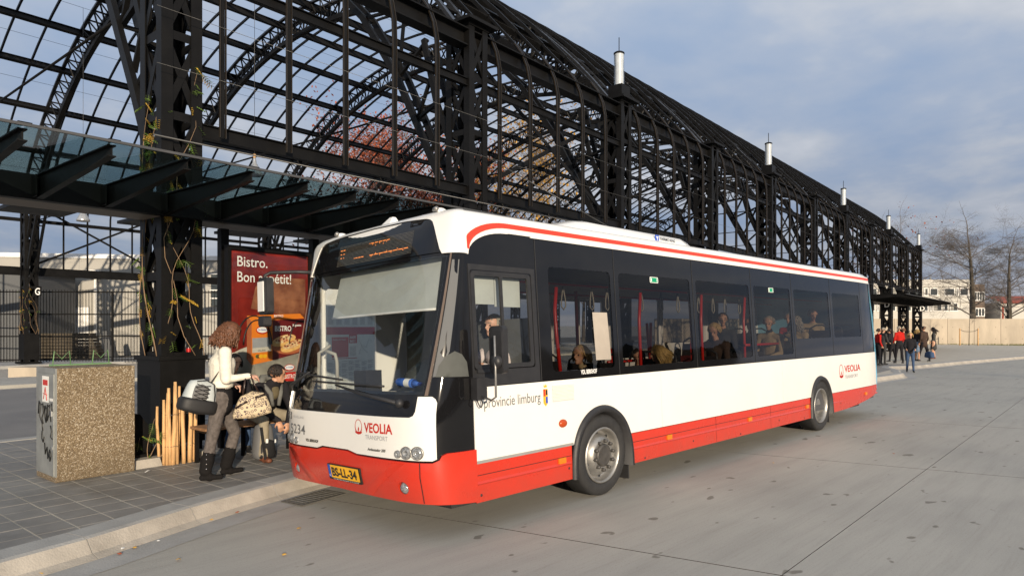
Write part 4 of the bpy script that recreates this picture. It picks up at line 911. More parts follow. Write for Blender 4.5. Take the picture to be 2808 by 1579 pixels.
sb = ip('sun_blind', sbm, 'blind'); obj('blind_rod', MB().tube([fmap(a, 1.975, -.10) for a in np.linspace(.54, 2.28, 12)], .012, 6), 'white_matte', sb)
for a in (.70,): pass
sw = MB().box(.66, .98, .115, .125, 2.02, 2.27).box(.99, 1.33, .115, .125, 2.0, 2.27); ip('side_blind', sw, 'blind')
ip('pillar_rail', MB().tube([(.42, 2.34, 1.2), (.42, 2.32, 1.62), (.52, 2.30, 1.68), (.55, 2.3, 1.7)], .02, 8), 'strap_grey')
ip('door_handrail', MB().tube([(.52, 2.12, 1.15), (.52, 2.12, 1.52), (.50, 2.12, 1.60), (.44, 2.2, 1.64)], .02, 8), 'strap_grey')
ip('fare_machine', MB().box(.55, .75, 1.62, 1.84, 1.1, 1.42).box(.6, .66, 1.7, 1.76, .4, 1.1), 'black_plastic')
def seat(x, y, z, red=True):
    s_ = bp('seat', MB().box(0, .42, -.21, .21, .38, .46).add([(.36,-.2,.42),(.42,-.2,.42),(.52,-.18,1.02),(.46,-.18,1.02),(.36,.2,.42),(.42,.2,.42),(.52,.18,1.02),(.46,.18,1.02)], [(0,1,2,3),(7,6,5,4),(0,4,5,1),(1,5,6,2),(2,6,7,3),(3,7,4,0)]), 'seat_fabric'); s_.location = Matrix.Rotation(BR, 3, 'X') @ Vector((x, y, z))
    obj('seat_grip', MB().tube([(.47,-.19,.9),(.49,-.17,1.06),(.50,-.06,1.12),(.50,.06,1.12),(.49,.17,1.06),(.47,.19,.9)], .016, 6), 'black_plastic', s_)
    obj('seat_shell', MB().box(.40, .45, -.2, .2, .3, .8) if red else MB().box(.1, .3, -.1, .1, 0, .38), 'seat_red', s_)
for x, y, z in ((.95, .62, .37), (2.70, .42, .37), (2.70, .88, .37), (3.9, .42, .37), (4.2, .88, .37), (5.0, .42, .37), (5.75, .42, .37), (6.85, .88, .40), (6.55, .42, .40), (7.55, .42, .55), (8.25, .88, .55), (8.55, .42, .55), (9.4, .42, .72), (10.1, .42, .72), (10.1, .88, .72), (10.8, .42, .72), (10.9, .88, .72), (2.7, 2.1, .37), (3.5, 2.1, .37), (7.6, 2.1, .55), (8.5, 2.1, .55), (9.5, 2.1, .72), (10.5, 2.1, .72)): seat(x, y, z)
def pole(P, r_=.021): ip('grab_pole', MB().tube(P, r_, 8), 'pole_red')
pole([(2.19,.38,2.25),(2.13,.36,2.0),(2.12,.34,1.75),(2.18,.32,1.0)]); pole([(3.85,.4,2.25),(3.80,.4,1.9),(3.80,.4,.5)]); pole([(3.3,1.0,2.3),(3.3,1.0,1.6)]); pole([(5.40,.4,2.27),(5.36,.4,1.9),(5.38,.4,.6)])
pole([(5.75,.75,2.0),(5.68,.75,1.5),(5.70,.75,.9)]); pole([(6.60,.32,2.26),(6.53,.32,1.9),(6.52,.32,.9)]); pole([(5.0,1.0,1.9),(4.95,1.0,1.4),(4.98,1.0,1.0)]); pole([(5.05,1.1,1.9),(5.1,1.1,1.2)]); pole([(4.3,1.2,1.55),(4.3,1.2,.6)]); pole([(6.50,.30,1.53),(8.0,.30,1.53)], .02); pole([(6.55,.25,1.33),(7.6,.25,1.33)], .008); pole([(4.6,1.5,1.35),(5.9,1.5,1.35)], .022)
pole([(1.6,.75,2.34),(11,.75,2.34)], .014); pole([(1.6,1.8,2.34),(11,1.8,2.34)], .014)
for x in (2.75, 3.3, 3.62, 4.4, 4.9, 5.35, 5.95, 6.4, 6.8, 7.3): ip('hand_strap', MB().tube([(x,.75,2.32),(x-.035,.75,2.16),(x-.04,.75,2.08),(x,.75,2.04),(x+.04,.75,2.08),(x+.035,.75,2.16),(x,.75,2.32)], .009, 5), 'strap_grey')
ip('ceiling', MB().box(.8, 11.5, .1, 2.45, 2.60, 2.64), 'inner_grey')
wbm = MB().tube([(.52,.72,1.278+.20-.02),(.52,.93,1.458)], .045, 12).tube([(.52,.72,1.458),(.52,.66,1.458)], [.04,.014], 10)
t = thing('water_bottle', 'blue plastic water bottle lying on the dashboard behind the windscreen', 'bottle', (0,0,0))
bo = MB(); bo.tube([(0,-.13,0),(0,.10,0),(0,.14,0)], [.040,.040,.025], 14); bo.tube([(0,-.13,0),(0,-.17,0),(0,-.20,0)], [.040,.02,.016], 12); b_ = obj('bottle_body', bo, 'bottle_blue', t)
obj('label_band', MB().tube([(0,-.09,0),(0,-.01,0)], .0412, 14, cap=False), 'print_white', t); obj('bottle_cap', MB().tube([(0,-.20,0),(0,-.23,0)], .018, 10), 'plate_blue', t)
t.location = (.36, .74, 1.29)
# ------------------------------------------------------------------ platform furniture
c0 = Vector((-1.67, 4.13, .15))
t = thing('utility_cabinet', 'cabinet clad in exposed aggregate with a graffiti-marked grey metal door', 'cabinet', c0, UA); t.scale = (1, 1.16, 1)
bevel(obj('body', MB().box(.012, .79, 0, .52, 0, 1.21), 'aggregate', t), .008)
obj('plinth', MB().box(0, .0115, -.0, .52, 0, .06), 'aggregate', t)
dr = obj('door', MB().box(-.010, .010, .03, .49, .062, 1.15), 'zinc', t); obj('frame', MB().box(-.004, .0115, 0, .029, .06, 1.21).box(-.004, .0115, .491, .52, .06, 1.21).box(-.004, .0115, .03, .49, 1.152, 1.21), 'zinc', t)
obj('lock', MB().box(-.022, -.0105, .06, .10, .70, .76).box(-.018, -.0105, .05, .09, .35, .38), 'chrome', dr)
obj('sticker', MB().box(-.012, -.0102, .16, .33, .84, 1.12), 'paper', dr); obj('sticker', MB().box(-.012, -.0102, .05, .13, .86, .89), 'paper', dr)
obj('sticker_print', MB().box(-.0132, -.0121, .18, .31, 1.02, 1.08).tube([(-.013,.20,.86),(-.013,.24,1.0),(-.013,.29,.87)], .005, 4).tube([(-.013,.19,.92),(-.013,.30,.93)], .004, 4), 'logo_red', dr)
gr = MB()
def scr(P): gr.tube([(-.0125, y, z) for y, z in P], .0075, 5)
scr([(.43,.70),(.41,.84),(.36,.80),(.40,.68),(.33,.60),(.31,.52)]); scr([(.36,.80),(.31,.82),(.29,.72),(.33,.66),(.30,.60)]); scr([(.27,.80),(.25,.68),(.22,.62),(.20,.76),(.23,.80),(.26,.74)]); scr([(.18,.82),(.19,.64),(.13,.72),(.12,.82),(.16,.80)]); scr([(.08,.84),(.06,.76),(.11,.72),(.09,.64)])
scr([(.33,.52),(.34,.44),(.30,.40),(.27,.46)]); scr([(.26,.40),(.24,.28),(.19,.36),(.17,.24),(.12,.34),(.08,.28),(.11,.22),(.14,.30)]); scr([(.10,.60),(.07,.54),(.10,.48),(.05,.46)])
obj('graffiti', gr, 'print_black', dr)
# green trestle thing standing behind the cabinet
p = at(222, 1005, 10.6)
t = thing('green_bench_frame', 'green painted steel frame with zigzag brackets just behind the aggregate cabinet', 'frame', (p.x, p.y, .15), UA)
obj('top_plate', MB().box(-.40, .40, -.1, .1, p.z-.15, p.z-.10), 'green_paint', t)
for x in (-.24, .30): obj('bracket', MB().tube([(x-.14,0,p.z-.10),(x-.12,0,p.z+.10),(x-.02,0,p.z-.02),(x+.08,0,p.z+.10),(x+.10,0,p.z-.10)], .009, 5), 'green_paint', t)
for x in (-.36, .36): obj('leg', MB().box(x-.02, x+.02, -.02, .02, 0, p.z-.151), 'green_paint', t)
# kerb slab with planting bed and the chestnut stake fence at the foot of the tower
t = thing('bed_edging', 'pale concrete edging block of the small bed between cabinet and stakes', 'edging', SW(-.53, -.42, .15), UA)
obj('edging_block', MB().add([(0,0,0),(.36,0,0),(.5,.28,0),(0,.28,0),(0,.02,.10),(.34,.02,.10),(.47,.27,.10),(0,.27,.10)], [(4,5,6,7),(0,1,5,4),(1,2,6,5),(2,3,7,6),(3,0,4,7)]), 'kerb_face', t)
obj('edging_block', MB().box(.72, .92, .02, .2, 0, .10), 'kerb_face', t)
b = MB(); P = [(-.12+.45*cos(a), .05+.26*sin(a)) for a in np.linspace(pi, 2*pi, 12)]
o = obj('soil', MB().add([SW(x+.25, y-.27, .165+.0) for x, y in P]+[SW(.05, .0, .20)], [(i, (i+1) % 12, 12) for i in range(12)], 0, True), 'soil', None, kind='stuff')
t = thing('stake_fence', 'half round fence of split wooden stakes wired together round the planter foot', 'fence', SW(0, 0, .15), UA)
stk = [(-.215,-.40,.78,.019),(-.185,-.43,.86,.020),(-.15,-.45,.92,.022),(-.115,-.46,.95,.026),(-.055,-.45,.99,.022),(-.02,-.40,.93,.020),(.03,-.47,.80,.024),(.06,-.42,.76,.016),(.12,-.46,.74,.026),(.165,-.43,.70,.014),(.195,-.44,.66,.024),(-.24,-.33,.70,.018)]
stk = [(.035+x*.84, y, h, r_) for x, y, h, r_ in stk]
for i, (x, y, h, r_) in enumerate(stk):
    dx = .02*sin(i*2.7); obj('stake', MB().tube([(x,y,0),(x+dx*.4,y,.3*h),(x+dx+.008*sin(i*5),y,.7*h),(x+dx*1.2,y,h)], [r_,r_*1.06,r_*.95,r_*.8], 8), 'wood', t)
for z in (.22, .60): obj('wire', MB().tube([(x, y-r_-.004, z+.01*sin(i*3)) for i, (x, y, h, r_) in enumerate(sorted(stk[:-1]))], .003, 4), 'wire', t)
# dark curved foot of the planter
t = thing('black_flap', 'black curved steel flap leaning at the planter foot beside the cabinet', 'steel flap', SW(-.40, -.12, .15), UA)
obj('flap', MB().add([(-.04,0,.04),(.28,0,.04),(.20,0,.45),(.10,0,.60),(.0,0,.62),(-.06,0,.5),(-.08,0,.3)]+[(-.04,.03,.04),(.28,.03,.04),(.20,.03,.45),(.10,.03,.60),(.0,.03,.62),(-.06,.03,.5),(-.08,.03,.3)], [(0,1,2,3,4,5,6),(13,12,11,10,9,8,7)]+[(i,(i+1)%7,(i+1)%7+7,i+7) for i in range(7)]), 'steel', t)
obj('base_plate', MB().box(-.10, .36, -.12, .12, .10, .135), 'steel', t)
# bench
t = thing('bench', 'narrow wooden bench on black steel legs below the red poster', 'bench', SW(.1, -.95, .15), UA)
for k in range(3): obj('slat', MB().box(0, 1.95, .03+k*.13, .145+k*.13, .42, .45), 'bench_wood', t)
for x in (.05, .65, 1.3, 1.88): obj('leg', MB().box(x, x+.04, .03, .07, 0, .419).box(x, x+.04, .36, .40, 0, .419).box(x, x+.04, .071, .359, .38, .419), 'steel', t)
# poster case
t = thing('poster_case', 'large dark framed poster case advertising bistro baguettes on a red background', 'poster', SW(.85, 0, .15), UA)
W_, Z0, Z1 = 1.30, .72, 2.75
obj('frame', MB().box(0, .04, -.05, .06, Z0-.4, Z1).box(W_-.04, W_, -.05, .06, Z0-.4, Z1).box(.041, W_-.041, -.05, .06, Z1-.06, Z1).box(.041, W_-.041, -.05, .06, Z0-.4, Z0), 'steel', t)
def flat(P, d): return MB().add([(x, d, z) for x, z in P], [tuple(range(len(P)))])
def ell(cx_, cz, a, b, n=28, t0=0, t1=2*pi): return [(cx_+a*cos(k), cz+b*sin(k)) for k in np.linspace(t0, t1, n)]
mat('poster_red', (.10, .006, .004), .4, col2=(.25, .018, .010), vs_=1.6, th=.5); mat('poster_warm', (.12, .03, .015), .4, col2=(.34, .14, .07), vs_=2.6); mat('marble', (.52, .49, .42), .3, var=.2, vs_=3)
mat('box_orange', (.72, .20, .02), .4); mat('box_maroon', (.13, .012, .014), .4); mat('bread', (.72, .42, .14), .5, var=.3, vs_=14); mat('topping', (.45, .10, .03), .5, col2=(.80, .68, .38), vs_=26); mat('plate_terra', (.40, .12, .05), .4)
ps = obj('poster', flat([(.04,Z0),(W_-.04,Z0),(W_-.04,Z1-.06),(.04,Z1-.06)], .0), 'poster_red', t)
def art(n_, P, d, m_): obj(n_, flat(P, -.001*d), m_, ps)
art('print_shape', [(.35,1.9),(1.22,1.75),(1.22,2.35),(.6,2.35),(.42,2.2)], 1, 'poster_warm'); art('print_shape', [(.08,Z0),(1.22,Z0),(1.22,.95),(.08,.92)], 1, 'print_black')
art('print_shape', ell(.62, 1.16, .62, .25)[:28], 2, 'marble')
art('print_shape', [(.08,.93)]+[(.08+1.14*k/12, .93-.10*sin(pi*k/12)) for k in range(13)]+[(1.22,1.3),(.08,1.3)], 2, 'marble')
for cx_, a_, b_ in ((.40, .27, .42), (.44, .20, .36), (1.15, .20, .36)):
    m_ = MB().tube([(x, -.004, z) for x, z in ell(cx_, 1.38, a_, b_, 18, .05, pi-.05) if x < 1.21], .011, 5); obj('print_chair', m_, 'print_black', ps)
bx = [(.30,1.78),(.30,1.18),(.37,1.12),(.68,1.17),(.68,1.75),(.60,1.79)]
art('print_shape', [(.29,1.80),(.36,1.72),(.36,1.12),(.29,1.20)], 5, 'plate_terra'); art('print_shape', [(.36,1.72),(.68,1.73),(.68,1.17),(.36,1.12)], 5, 'box_orange'); art('print_shape', [(.29,1.80),(.36,1.72),(1.2,1.77),(1.13,1.84)], 5, 'box_orange')
art('print_shape', [(.68,1.73),(1.2,1.77),(1.2,1.28),(.68,1.17)], 5, 'box_maroon'); art('print_shape', [(.37,1.49),(.66,1.50),(.66,1.37),(.37,1.35)], 6, 'print_grey'); art('print_shape', [(.37,1.35),(.66,1.37),(.66,1.30),(.37,1.285)], 6, 'marble')
art('print_shape', ell(.93, 1.36, .26, .11), 6, 'plate_terra')
for cx_, cz, ta in ((.86, 1.45, .25), (1.0, 1.37, .3)):
    R_ = [(cx_+.20*cos(k)*cos(ta)-.075*sin(k)*sin(ta), cz+.20*cos(k)*sin(ta)+.075*sin(k)*cos(ta)) for k in np.linspace(0, 2*pi, 24)]; R_ = [(min(x, 1.19), z) for x, z in R_]; art('print_bread', R_, 7, 'bread')
    R_ = [(cx_+.16*cos(k)*cos(ta)-.05*sin(k)*sin(ta), cz+.02+.16*cos(k)*sin(ta)+.05*sin(k)*cos(ta)) for k in np.linspace(0, 2*pi, 24)]; R_ = [(min(x, 1.19), z) for x, z in R_]; art('print_topping', R_, 8, 'topping')
    for q in range(7): art('print_salami', ell(cx_-.12+q*.04, cz+.0+q*.012+.02*sin(q*4), .018, .013, 9), 9, 'poster_red' if q % 2 else 'poster_warm')
for q, c_ in ((.45,'leaf_green'),(.50,'plate_yellow'),(.56,'plate_yellow'),(.47,'poster_warm')): art('print_fruit', ell(q, 1.235, .035, .028, 12), 7+int(q*10) % 3, c_)
def ptext(body, x, z, size, m_, sx=1., bold=0., d=.011, serif=False): obj('lettering', textmesh(body, size, lambda a, b: (x+a, -d, z+b), sx, 'LEFT', bold), m_, ps)
ptext('Bistro.', .135, 2.475, .20, 'print_white', .88, .001); ptext('Bon app\u00e9tit!', .135, 2.265, .20, 'print_white', .86, .001); ptext('BISTRO', .71, 1.585, .105, 'print_white', .78, .002); ptext('Baguette', 1.00, 1.655, .045, 'print_white', .9, .001); ptext('SALAMI', .45, 1.305, .035, 'print_black', 1.); ptext('BISTRO', .70, 1.785, .045, 'print_white', 1., .001)
for x, z, s_ in ((.52, 1.60, 1.), (.52, 1.755, .5), (.95, 1.055, .9)):
    art('print_badge', ell(x, z, .095*s_, .055*s_), 9, 'logo_red'); art('print_badge', ell(x, z+.004, .082*s_, .04*s_), 10, 'print_white')
    if s_ > .6: ptext('Dr.Oetker', x-.068*s_, z-.004, .032*s_, 'plate_blue', .95, .0005, .012)
art('print_shape', [(.86,.86),(1.06,.86),(1.06,.99),(.86,.99)], 9, 'logo_red'); ptext('BISTRO', .87, .90, .085, 'print_white', .62, .001, .0125)
obj('pane', flat([(.07,Z0),(W_-.07,Z0),(W_-.07,Z1-.1),(.07,Z1-.1)], -.03), 'clear_glass', t)
# serif feet for the headline: small slabs under the stems
# timetable case behind the windscreen
t = thing('timetable_case', 'white timetable case with a red band and large numbers 6600 and 6611 behind the bus', 'timetable', SW(2.55, .2, .15), UA)
obj('case', MB().box(0, 1.02, 0, .1, .55, 2.32).box(.05, .12, .02, .08, 0, .55).box(.9, .97, .02, .08, 0, .55), 'white_matte', t)
sh = obj('sheet', flat([(.03,.60),(.99,.60),(.99,2.28),(.03,2.28)], -.004), 'paper', t)
def tt(P, m_, d=.006, n_='print_field'): obj(n_, flat(P, -d), m_, sh)
R4 = lambda x0, x1, z0, z1: [(x0,z0),(x1,z0),(x1,z1),(x0,z1)]
tt(R4(.03,.99,1.52,1.64), 'print_red'); tt(R4(.13,.45,1.16,1.48), 'print_red'); tt(R4(.46,.62,1.38,1.52), 'print_red', .007); tt(R4(.13,.62,1.135,1.145), 'print_red')
lt = MB()
for k in range(26):
    for j in range(7): 
        if (k*7+j) % 5: lt.add([(x, -.007, z) for x, z in R4(.06+j*.13, .06+j*.13+.08+.03*((k+j) % 2), .64+k*.018, .647+k*.018)], [(0,1,2,3)])
for k in range(16):
    for j in range(6): lt.add([(x, -.007, z) for x, z in R4(.06+j*.155, .16+j*.155, 1.68+k*.018, 1.687+k*.018)], [(0,1,2,3)])
for k in range(8): lt.add([(x, -.007, z) for x, z in R4(.47, .60, 1.18+k*.02, 1.187+k*.02)], [(0,1,2,3)])
obj('printed_lines', lt, 'print_grey', sh, kind='stuff')
obj('map_lines', MB().tube([(.66,-.007,1.2),(.72,-.007,1.35),(.80,-.007,1.3),(.86,-.007,1.44),(.92,-.007,1.4)], .003, 4).tube([(.66,-.007,1.42),(.75,-.007,1.28),(.84,-.007,1.22)], .003, 4), 'print_grey', sh)
obj('lettering', textmesh('6600\n6611', .06, lambda a, b: (.475+a, -.009, 1.455+b*1.0), .95, 'LEFT', .001), 'print_white', sh); obj('lettering', textmesh('Daglijnen OV Regio', .034, lambda a, b: (.145+a, -.008, 1.43+b), .9, 'LEFT', 0), 'print_white', sh)
# litter and leaves
def scrap(px, py, z, r_, m_, label, cat='litter', grp=None):
    g = ground(px, py, z); mb = MB(); P = [(r_*(.6+.6*random.random())*cos(a), r_*(.5+.6*random.random())*sin(a), .004+random.random()*r_*.5) for a in np.linspace(0, 2*pi, 8)[:-1]]+[(0,0,r_*.7)]
    mb.add(P, [(i, (i+1) % 7, 7) for i in range(7)]); o = obj('paper_scrap' if cat == 'litter' else 'fallen_leaf', mb, m_); o.location = (g.x, g.y, z+.002); o['label'] = label; o['category'] = cat
    if grp: o['group'] = grp
scrap(405, 1295, .155, .038, 'paper', 'crumpled white paper scrap on the paving right of the cabinet'); scrap(435, 1484, .004, .018, 'paper', 'small white paper scrap in the gutter, right one of two'); scrap(336, 1506, .004, .022, 'paper', 'flat white paper scrap in the gutter, left one of two'); scrap(476, 1286, .155, .014, 'paper', 'tiny white scrap on the paving in front of the stakes'); scrap(1890, 1030, 0, .03, 'paper', 'tiny scrap lying on the road by the bus rear')
for i, (x, y) in enumerate([(328,1520),(490,1535),(580,1426),(650,1406),(370,1503),(110,1575),(400,1480),(780,1522),(820,1450),(2450,1245),(2120,1270)]): scrap(x, y, .004, .022, 'leaf_gold' if i % 3 else 'leaf_red', 'dry brown leaf on the road, %s' % ('leftmost in the gutter','left of the kerb joint','below the drain grate','in the gutter beside the drain','beside the left paper scrap','at the lower left corner','beside the small white scrap','in front of the number plate','under the bumper corner','near the right slab joint','behind the rear wheel')[i], 'leaf', 'dry leaves on the road')
# drink can on the planter rim
t = thing('drink_can', 'black and red drink can standing on the rim of the nearest planter', 'can', SW(.37, .06, 1.431), 0)
obj('can_body', MB().lathe([(.001,0),(.028,0),(.031,.012),(.031,.105),(.026,.118),(.001,.118)], 16), 'can', t); obj('band', MB().lathe([(.0315,.03),(.0315,.09)], 16, arc=2*pi), 'can_red', t)
# letter signs
def letter(ch, p, size, label):
    t = thing('letter_sign', label, 'sign', p, YAW-pi/2); obj('letter', textmesh(ch, size, lambda a, b: (a, 0, b), .8 if ch == 'G' else 1., 'CENTER', .004), 'print_white', t); obj('plate', MB().box(-size*.36, size*.36, .01, .03, -size*.12, size*.86), 'steel', t); obj('hanger', MB().box(-.01, .01, .012, .028, size*.865, size*1.5), 'steel', t)
letter('G', at(103, 808, 29.5), .42, 'white letter G on a dark plate hanging in the far tower row at left')
letter('D', at(2432, 842, 43), .48, 'white letter D under the far canopy, nearer to the bus'); letter('D', at(2529, 852, 47), .48, 'white letter D under the far canopy, the right one of two')
# vines on the nearest towers
lf = MB()
for k in range(5):
    for sg in (-1, 1):
        x = .025+k*.03; lf.add([(x,0,0),(x+.012,sg*.02,.008),(x+.03,sg*.055,-.01),(x+.008,sg*.03,-.012)], [(0,1,2,3)])
lf.add([(0,0,0),(.09,.003,.01),(.17,0,-.03),(.09,-.003,.006)], [(0,1,2,3)])
lg = lf.mesh('leaf'); lg.materials.append(M['leaf_green']); ly = lg.copy(); ly.materials.clear(); ly.materials.append(M['leaf_yellow'])
def vine(loc, label, h, n_, r_=.28, z0=0.):
    t = thing('climbing_plant', label, 'climbing plant', loc, UA)
    st_ = []
    for k in range(6):
        f_ = random.uniform(0, 6); top = h*(1 if k == 0 else random.uniform(.5, .95)); zs = np.linspace(z0, top, 16)
        if k % 2: P = [(-.02-.03*sin(z*3+f_), TD*.5+.25*sin(z*1.3+f_), z) for z in zs]
        else: P = [(TW/2+.24*sin(z*1.5+f_), -.03-.04*sin(z*2.6+f_)-.0, z+.0) if False else (TW/2+.20*sin(z*1.5+f_)+.05*sin(z*6.1+f_), -.03-.04*sin(z*2.6+f_), z) for z in zs]
        obj('stem', MB().tube(P, [.0055*(1-.6*i/15) for i in range(16)], 5), 'stem', t); st_.append(P)
    for k in range(n_):
        P = random.choice(st_); q = random.choice(P[2:]) if random.random() < .6 else P[-1-int(3*random.random())]
        p = (q[0]+random.gauss(0, .03), q[1]+random.gauss(0, .03), q[2]+random.gauss(0, .05))
        o = link(bpy.data.objects.new('leaf', lg if random.random() < .62 else ly), t); o.location = p; o.scale = [random.uniform(.55, 1.05)]*3; o.rotation_euler = (random.uniform(-.8,.8), random.uniform(.3,1.5), random.uniform(-2.6, .6))
vine(SW(0, 0, 1.43), 'yellowing creeper climbing inside the nearest tower above its planter', 3.7, 150); vine(SW(L_, 0, 1.43), 'thin creeper at the foot of the second tower', 1.6, 14)
vine(SW(L_, HW_-TD, 1.43), 'sparse yellow creeper in the far tower by the letter G', 2.2, 30)
vine(SW(-.33, -.33, .16), 'small yellow green shrub between the edging block and the stakes', .55, 22)

# ------------------------------------------------------------------ things behind the hall
# mesh fence with upright rods beyond the far platform
Fq = [at(-330, 1000, 31), at(640, 997, 32)]
fl = (Fq[1]-Fq[0]).xy.length; fa = math.atan2((Fq[1]-Fq[0]).y, (Fq[1]-Fq[0]).x)
t = thing('rod_fence', 'tall black fence of thin upright rods in front of the grey warehouse', 'fence', (Fq[0].x, Fq[0].y, .1), fa)
mb = MB(); n_ = int(fl/.135); rodm = MB().box(-.012, .012, -.006, .006, 0, 3.35).mesh('rod'); rodm.materials.append(M['steel'])
for k in range(n_): o = link(bpy.data.objects.new('rod', rodm), t); o.location = (k*.135, 0, 0)
for z in (.12, 1.2, 2.22, 3.25): obj('rail', MB().box(0, fl, .007, .03, z-.03, z+.03), 'steel', t)
for x in np.arange(0, fl, 3.4): obj('post', MB().box(x-.04, x+.04, .031, .11, 0, 3.3), 'steel', t)
# pale block under the far tower
g = ground(14, 1040, 0); t = thing('concrete_block', 'long pale concrete block at the foot of the far tower by the letter G', 'concrete block', (g.x, g.y, 0), YAW-pi/2)
obj('block', MB().box(.1, 1.3, 0, .9, 0, .40), 'concrete_wall', t)
# warehouse
a = at(-500, 900, 38.5); b = at(700, 900, 42.5); wl = (b-a).xy.length; wa = math.atan2((b-a).y, (b-a).x)
t = thing('warehouse', 'flat roofed pale grey warehouse with white roof edge behind the rod fence', 'building', (a.x, a.y, 0), wa)
wall_ = obj('wall', MB().box(0, wl, 0, 12, 0, 5.95), 'shed_wall', t)
for x in np.arange(1.5, wl, 3.0): obj('panel_joint', MB().box(x, x+.03, -.006, -.002, 0, 5.9), 'grey_line', wall_)
obj('roof_edge', MB().box(-.05, wl+.05, -.08, -.007, 5.82, 6.08), 'shed_white', t)
xo = (at(200, 900, 40.8)-a).xy.length
dw = obj('door', MB().box(xo-1.1, xo+.9, -.03, -.002, 0, 2.9), 'shed_white', t); obj('frame', MB().box(xo-1.16, xo-1.1, -.05, -.001, 0, 2.96).box(xo+.9, xo+.96, -.05, -.001, 0, 2.96).box(xo-1.1, xo+.9, -.05, -.001, 2.9, 2.96), 'grey_line', dw); obj('handle', MB().box(xo-.2, xo+.3, -.06, -.031, 2.45, 2.5), 'chrome', dw)
xo = (at(262, 900, 41)-a).xy.length; obj('downpipe', MB().box(xo, xo+.14, -.16, -.08, 0, 5.0), 'shed_white', t); obj('rain_hopper', MB().box(xo-.22, xo+.36, -.35, -.081, 4.6, 5.1), 'shed_white', t)
xo = (at(592, 900, 42)-a).xy.length
for k in range(4): wb = obj('window', MB().box(xo-.3, xo+.35, -.05, -.002, 3.0+k*.5, 3.44+k*.5), 'window_dark', t); obj('frame', MB().box(xo-.36, xo+.41, -.07, -.051, 3.44+k*.5, 3.5+k*.5), 'shed_white', wb)
p = at(105, 900, 36); t = thing('timber_stack', 'stack of dark boards leaning by the warehouse wall', 'timber stack', at(180, 988, 37), wa)
t.location.z = 0
for k in range(8): obj('board', MB().box(-1.7+.1*(k % 2), 1.9-.07*k, -.5, .3, .05+k*.17, .19+k*.17), 'bark', t)
obj('support', MB().add([(-2.6,-.4,0),(-2.3,-.4,0),(-1.75,-.4,1.7),(-1.95,-.4,1.7),(-2.6,.2,0),(-2.3,.2,0),(-1.75,.2,1.7),(-1.95,.2,1.7)], [(0,1,2,3),(7,6,5,4),(0,4,5,1),(1,5,6,2),(2,6,7,3),(3,7,4,0)]).add([(2.6,-.4,0),(2.1,-.4,0),(2.0,-.4,1.5),(2.2,-.4,1.5),(2.6,.2,0),(2.1,.2,0),(2.0,.2,1.5),(2.2,.2,1.5)], [(0,3,2,1),(4,5,6,7),(0,1,5,4),(1,2,6,5),(2,3,7,6),(3,0,4,7)]), 'shed_dark', t)
p = at(-60, 900, 34); t = thing('dark_shed', 'dark gabled shed at the left edge behind the far towers', 'building', (p.x, p.y, 0), wa)
obj('wall', MB().box(-6, 1.9, 0, 6, 0, 4.6), 'shed_dark', t); obj('roof', MB().add([(-6.2,-.2,4.6),(2.1,-.2,4.6),(2.1,6.2,4.6),(-6.2,6.2,4.6),(-6.2,-.2,5.9),(-6.2,6.2,5.9)], [(0,1,4),(3,5,2),(1,2,5,4),(0,4,5,3)]), 'shed_dark', t)
# boundary wall of cast panels, right
wz = YAW-pi/2; r0 = at(2600, 900, 59.5)
lx = lambda px, d=59.5: (px-2600)/1868*d
t = thing('boundary_wall', 'long pale concrete boundary wall below the two bare trees', 'wall', (r0.x, r0.y, 0), wz)
xs = [lx(2380+73*k) for k in range(-8, 14)]
for x0, x1 in zip(xs[:-1], xs[1:]):
    q = obj('panel', MB().box(x0, x1-.03, 0, .3, 0, 2.37), 'concrete_wall', t)
    obj('tie_hole', MB().box(x0+.4, x0+.45, -.004, 0, .6, .65).box(x1-.5, x1-.45, -.004, 0, .6, .65).box(x0+.4, x0+.45, -.004, 0, 1.6, 1.65).box(x1-.5, x1-.45, -.004, 0, 1.6, 1.65), 'joint_dark', q)
mb = MB()
for k in range(5200):
    x = random.uniform(xs[3], xs[-1]); y = -random.random()**1.5*.9; h = random.uniform(.04, .26); mb.add([(x-.03,y,0),(x+.03,y,0),(x+random.uniform(-.1,.1),y+random.uniform(-.06,.06),h)], [(0,1,2)])
o = obj('grass_strip', mb, 'grass', None, kind='stuff'); o.location = (r0.x, r0.y, 0); o.rotation_euler = (0,0,wz); o['label'] = 'dry grass and leaves along the foot of the boundary wall'; o['category'] = 'grass'
def tagp(o, l_, c_): o['label'] = l_; o['category'] = c_
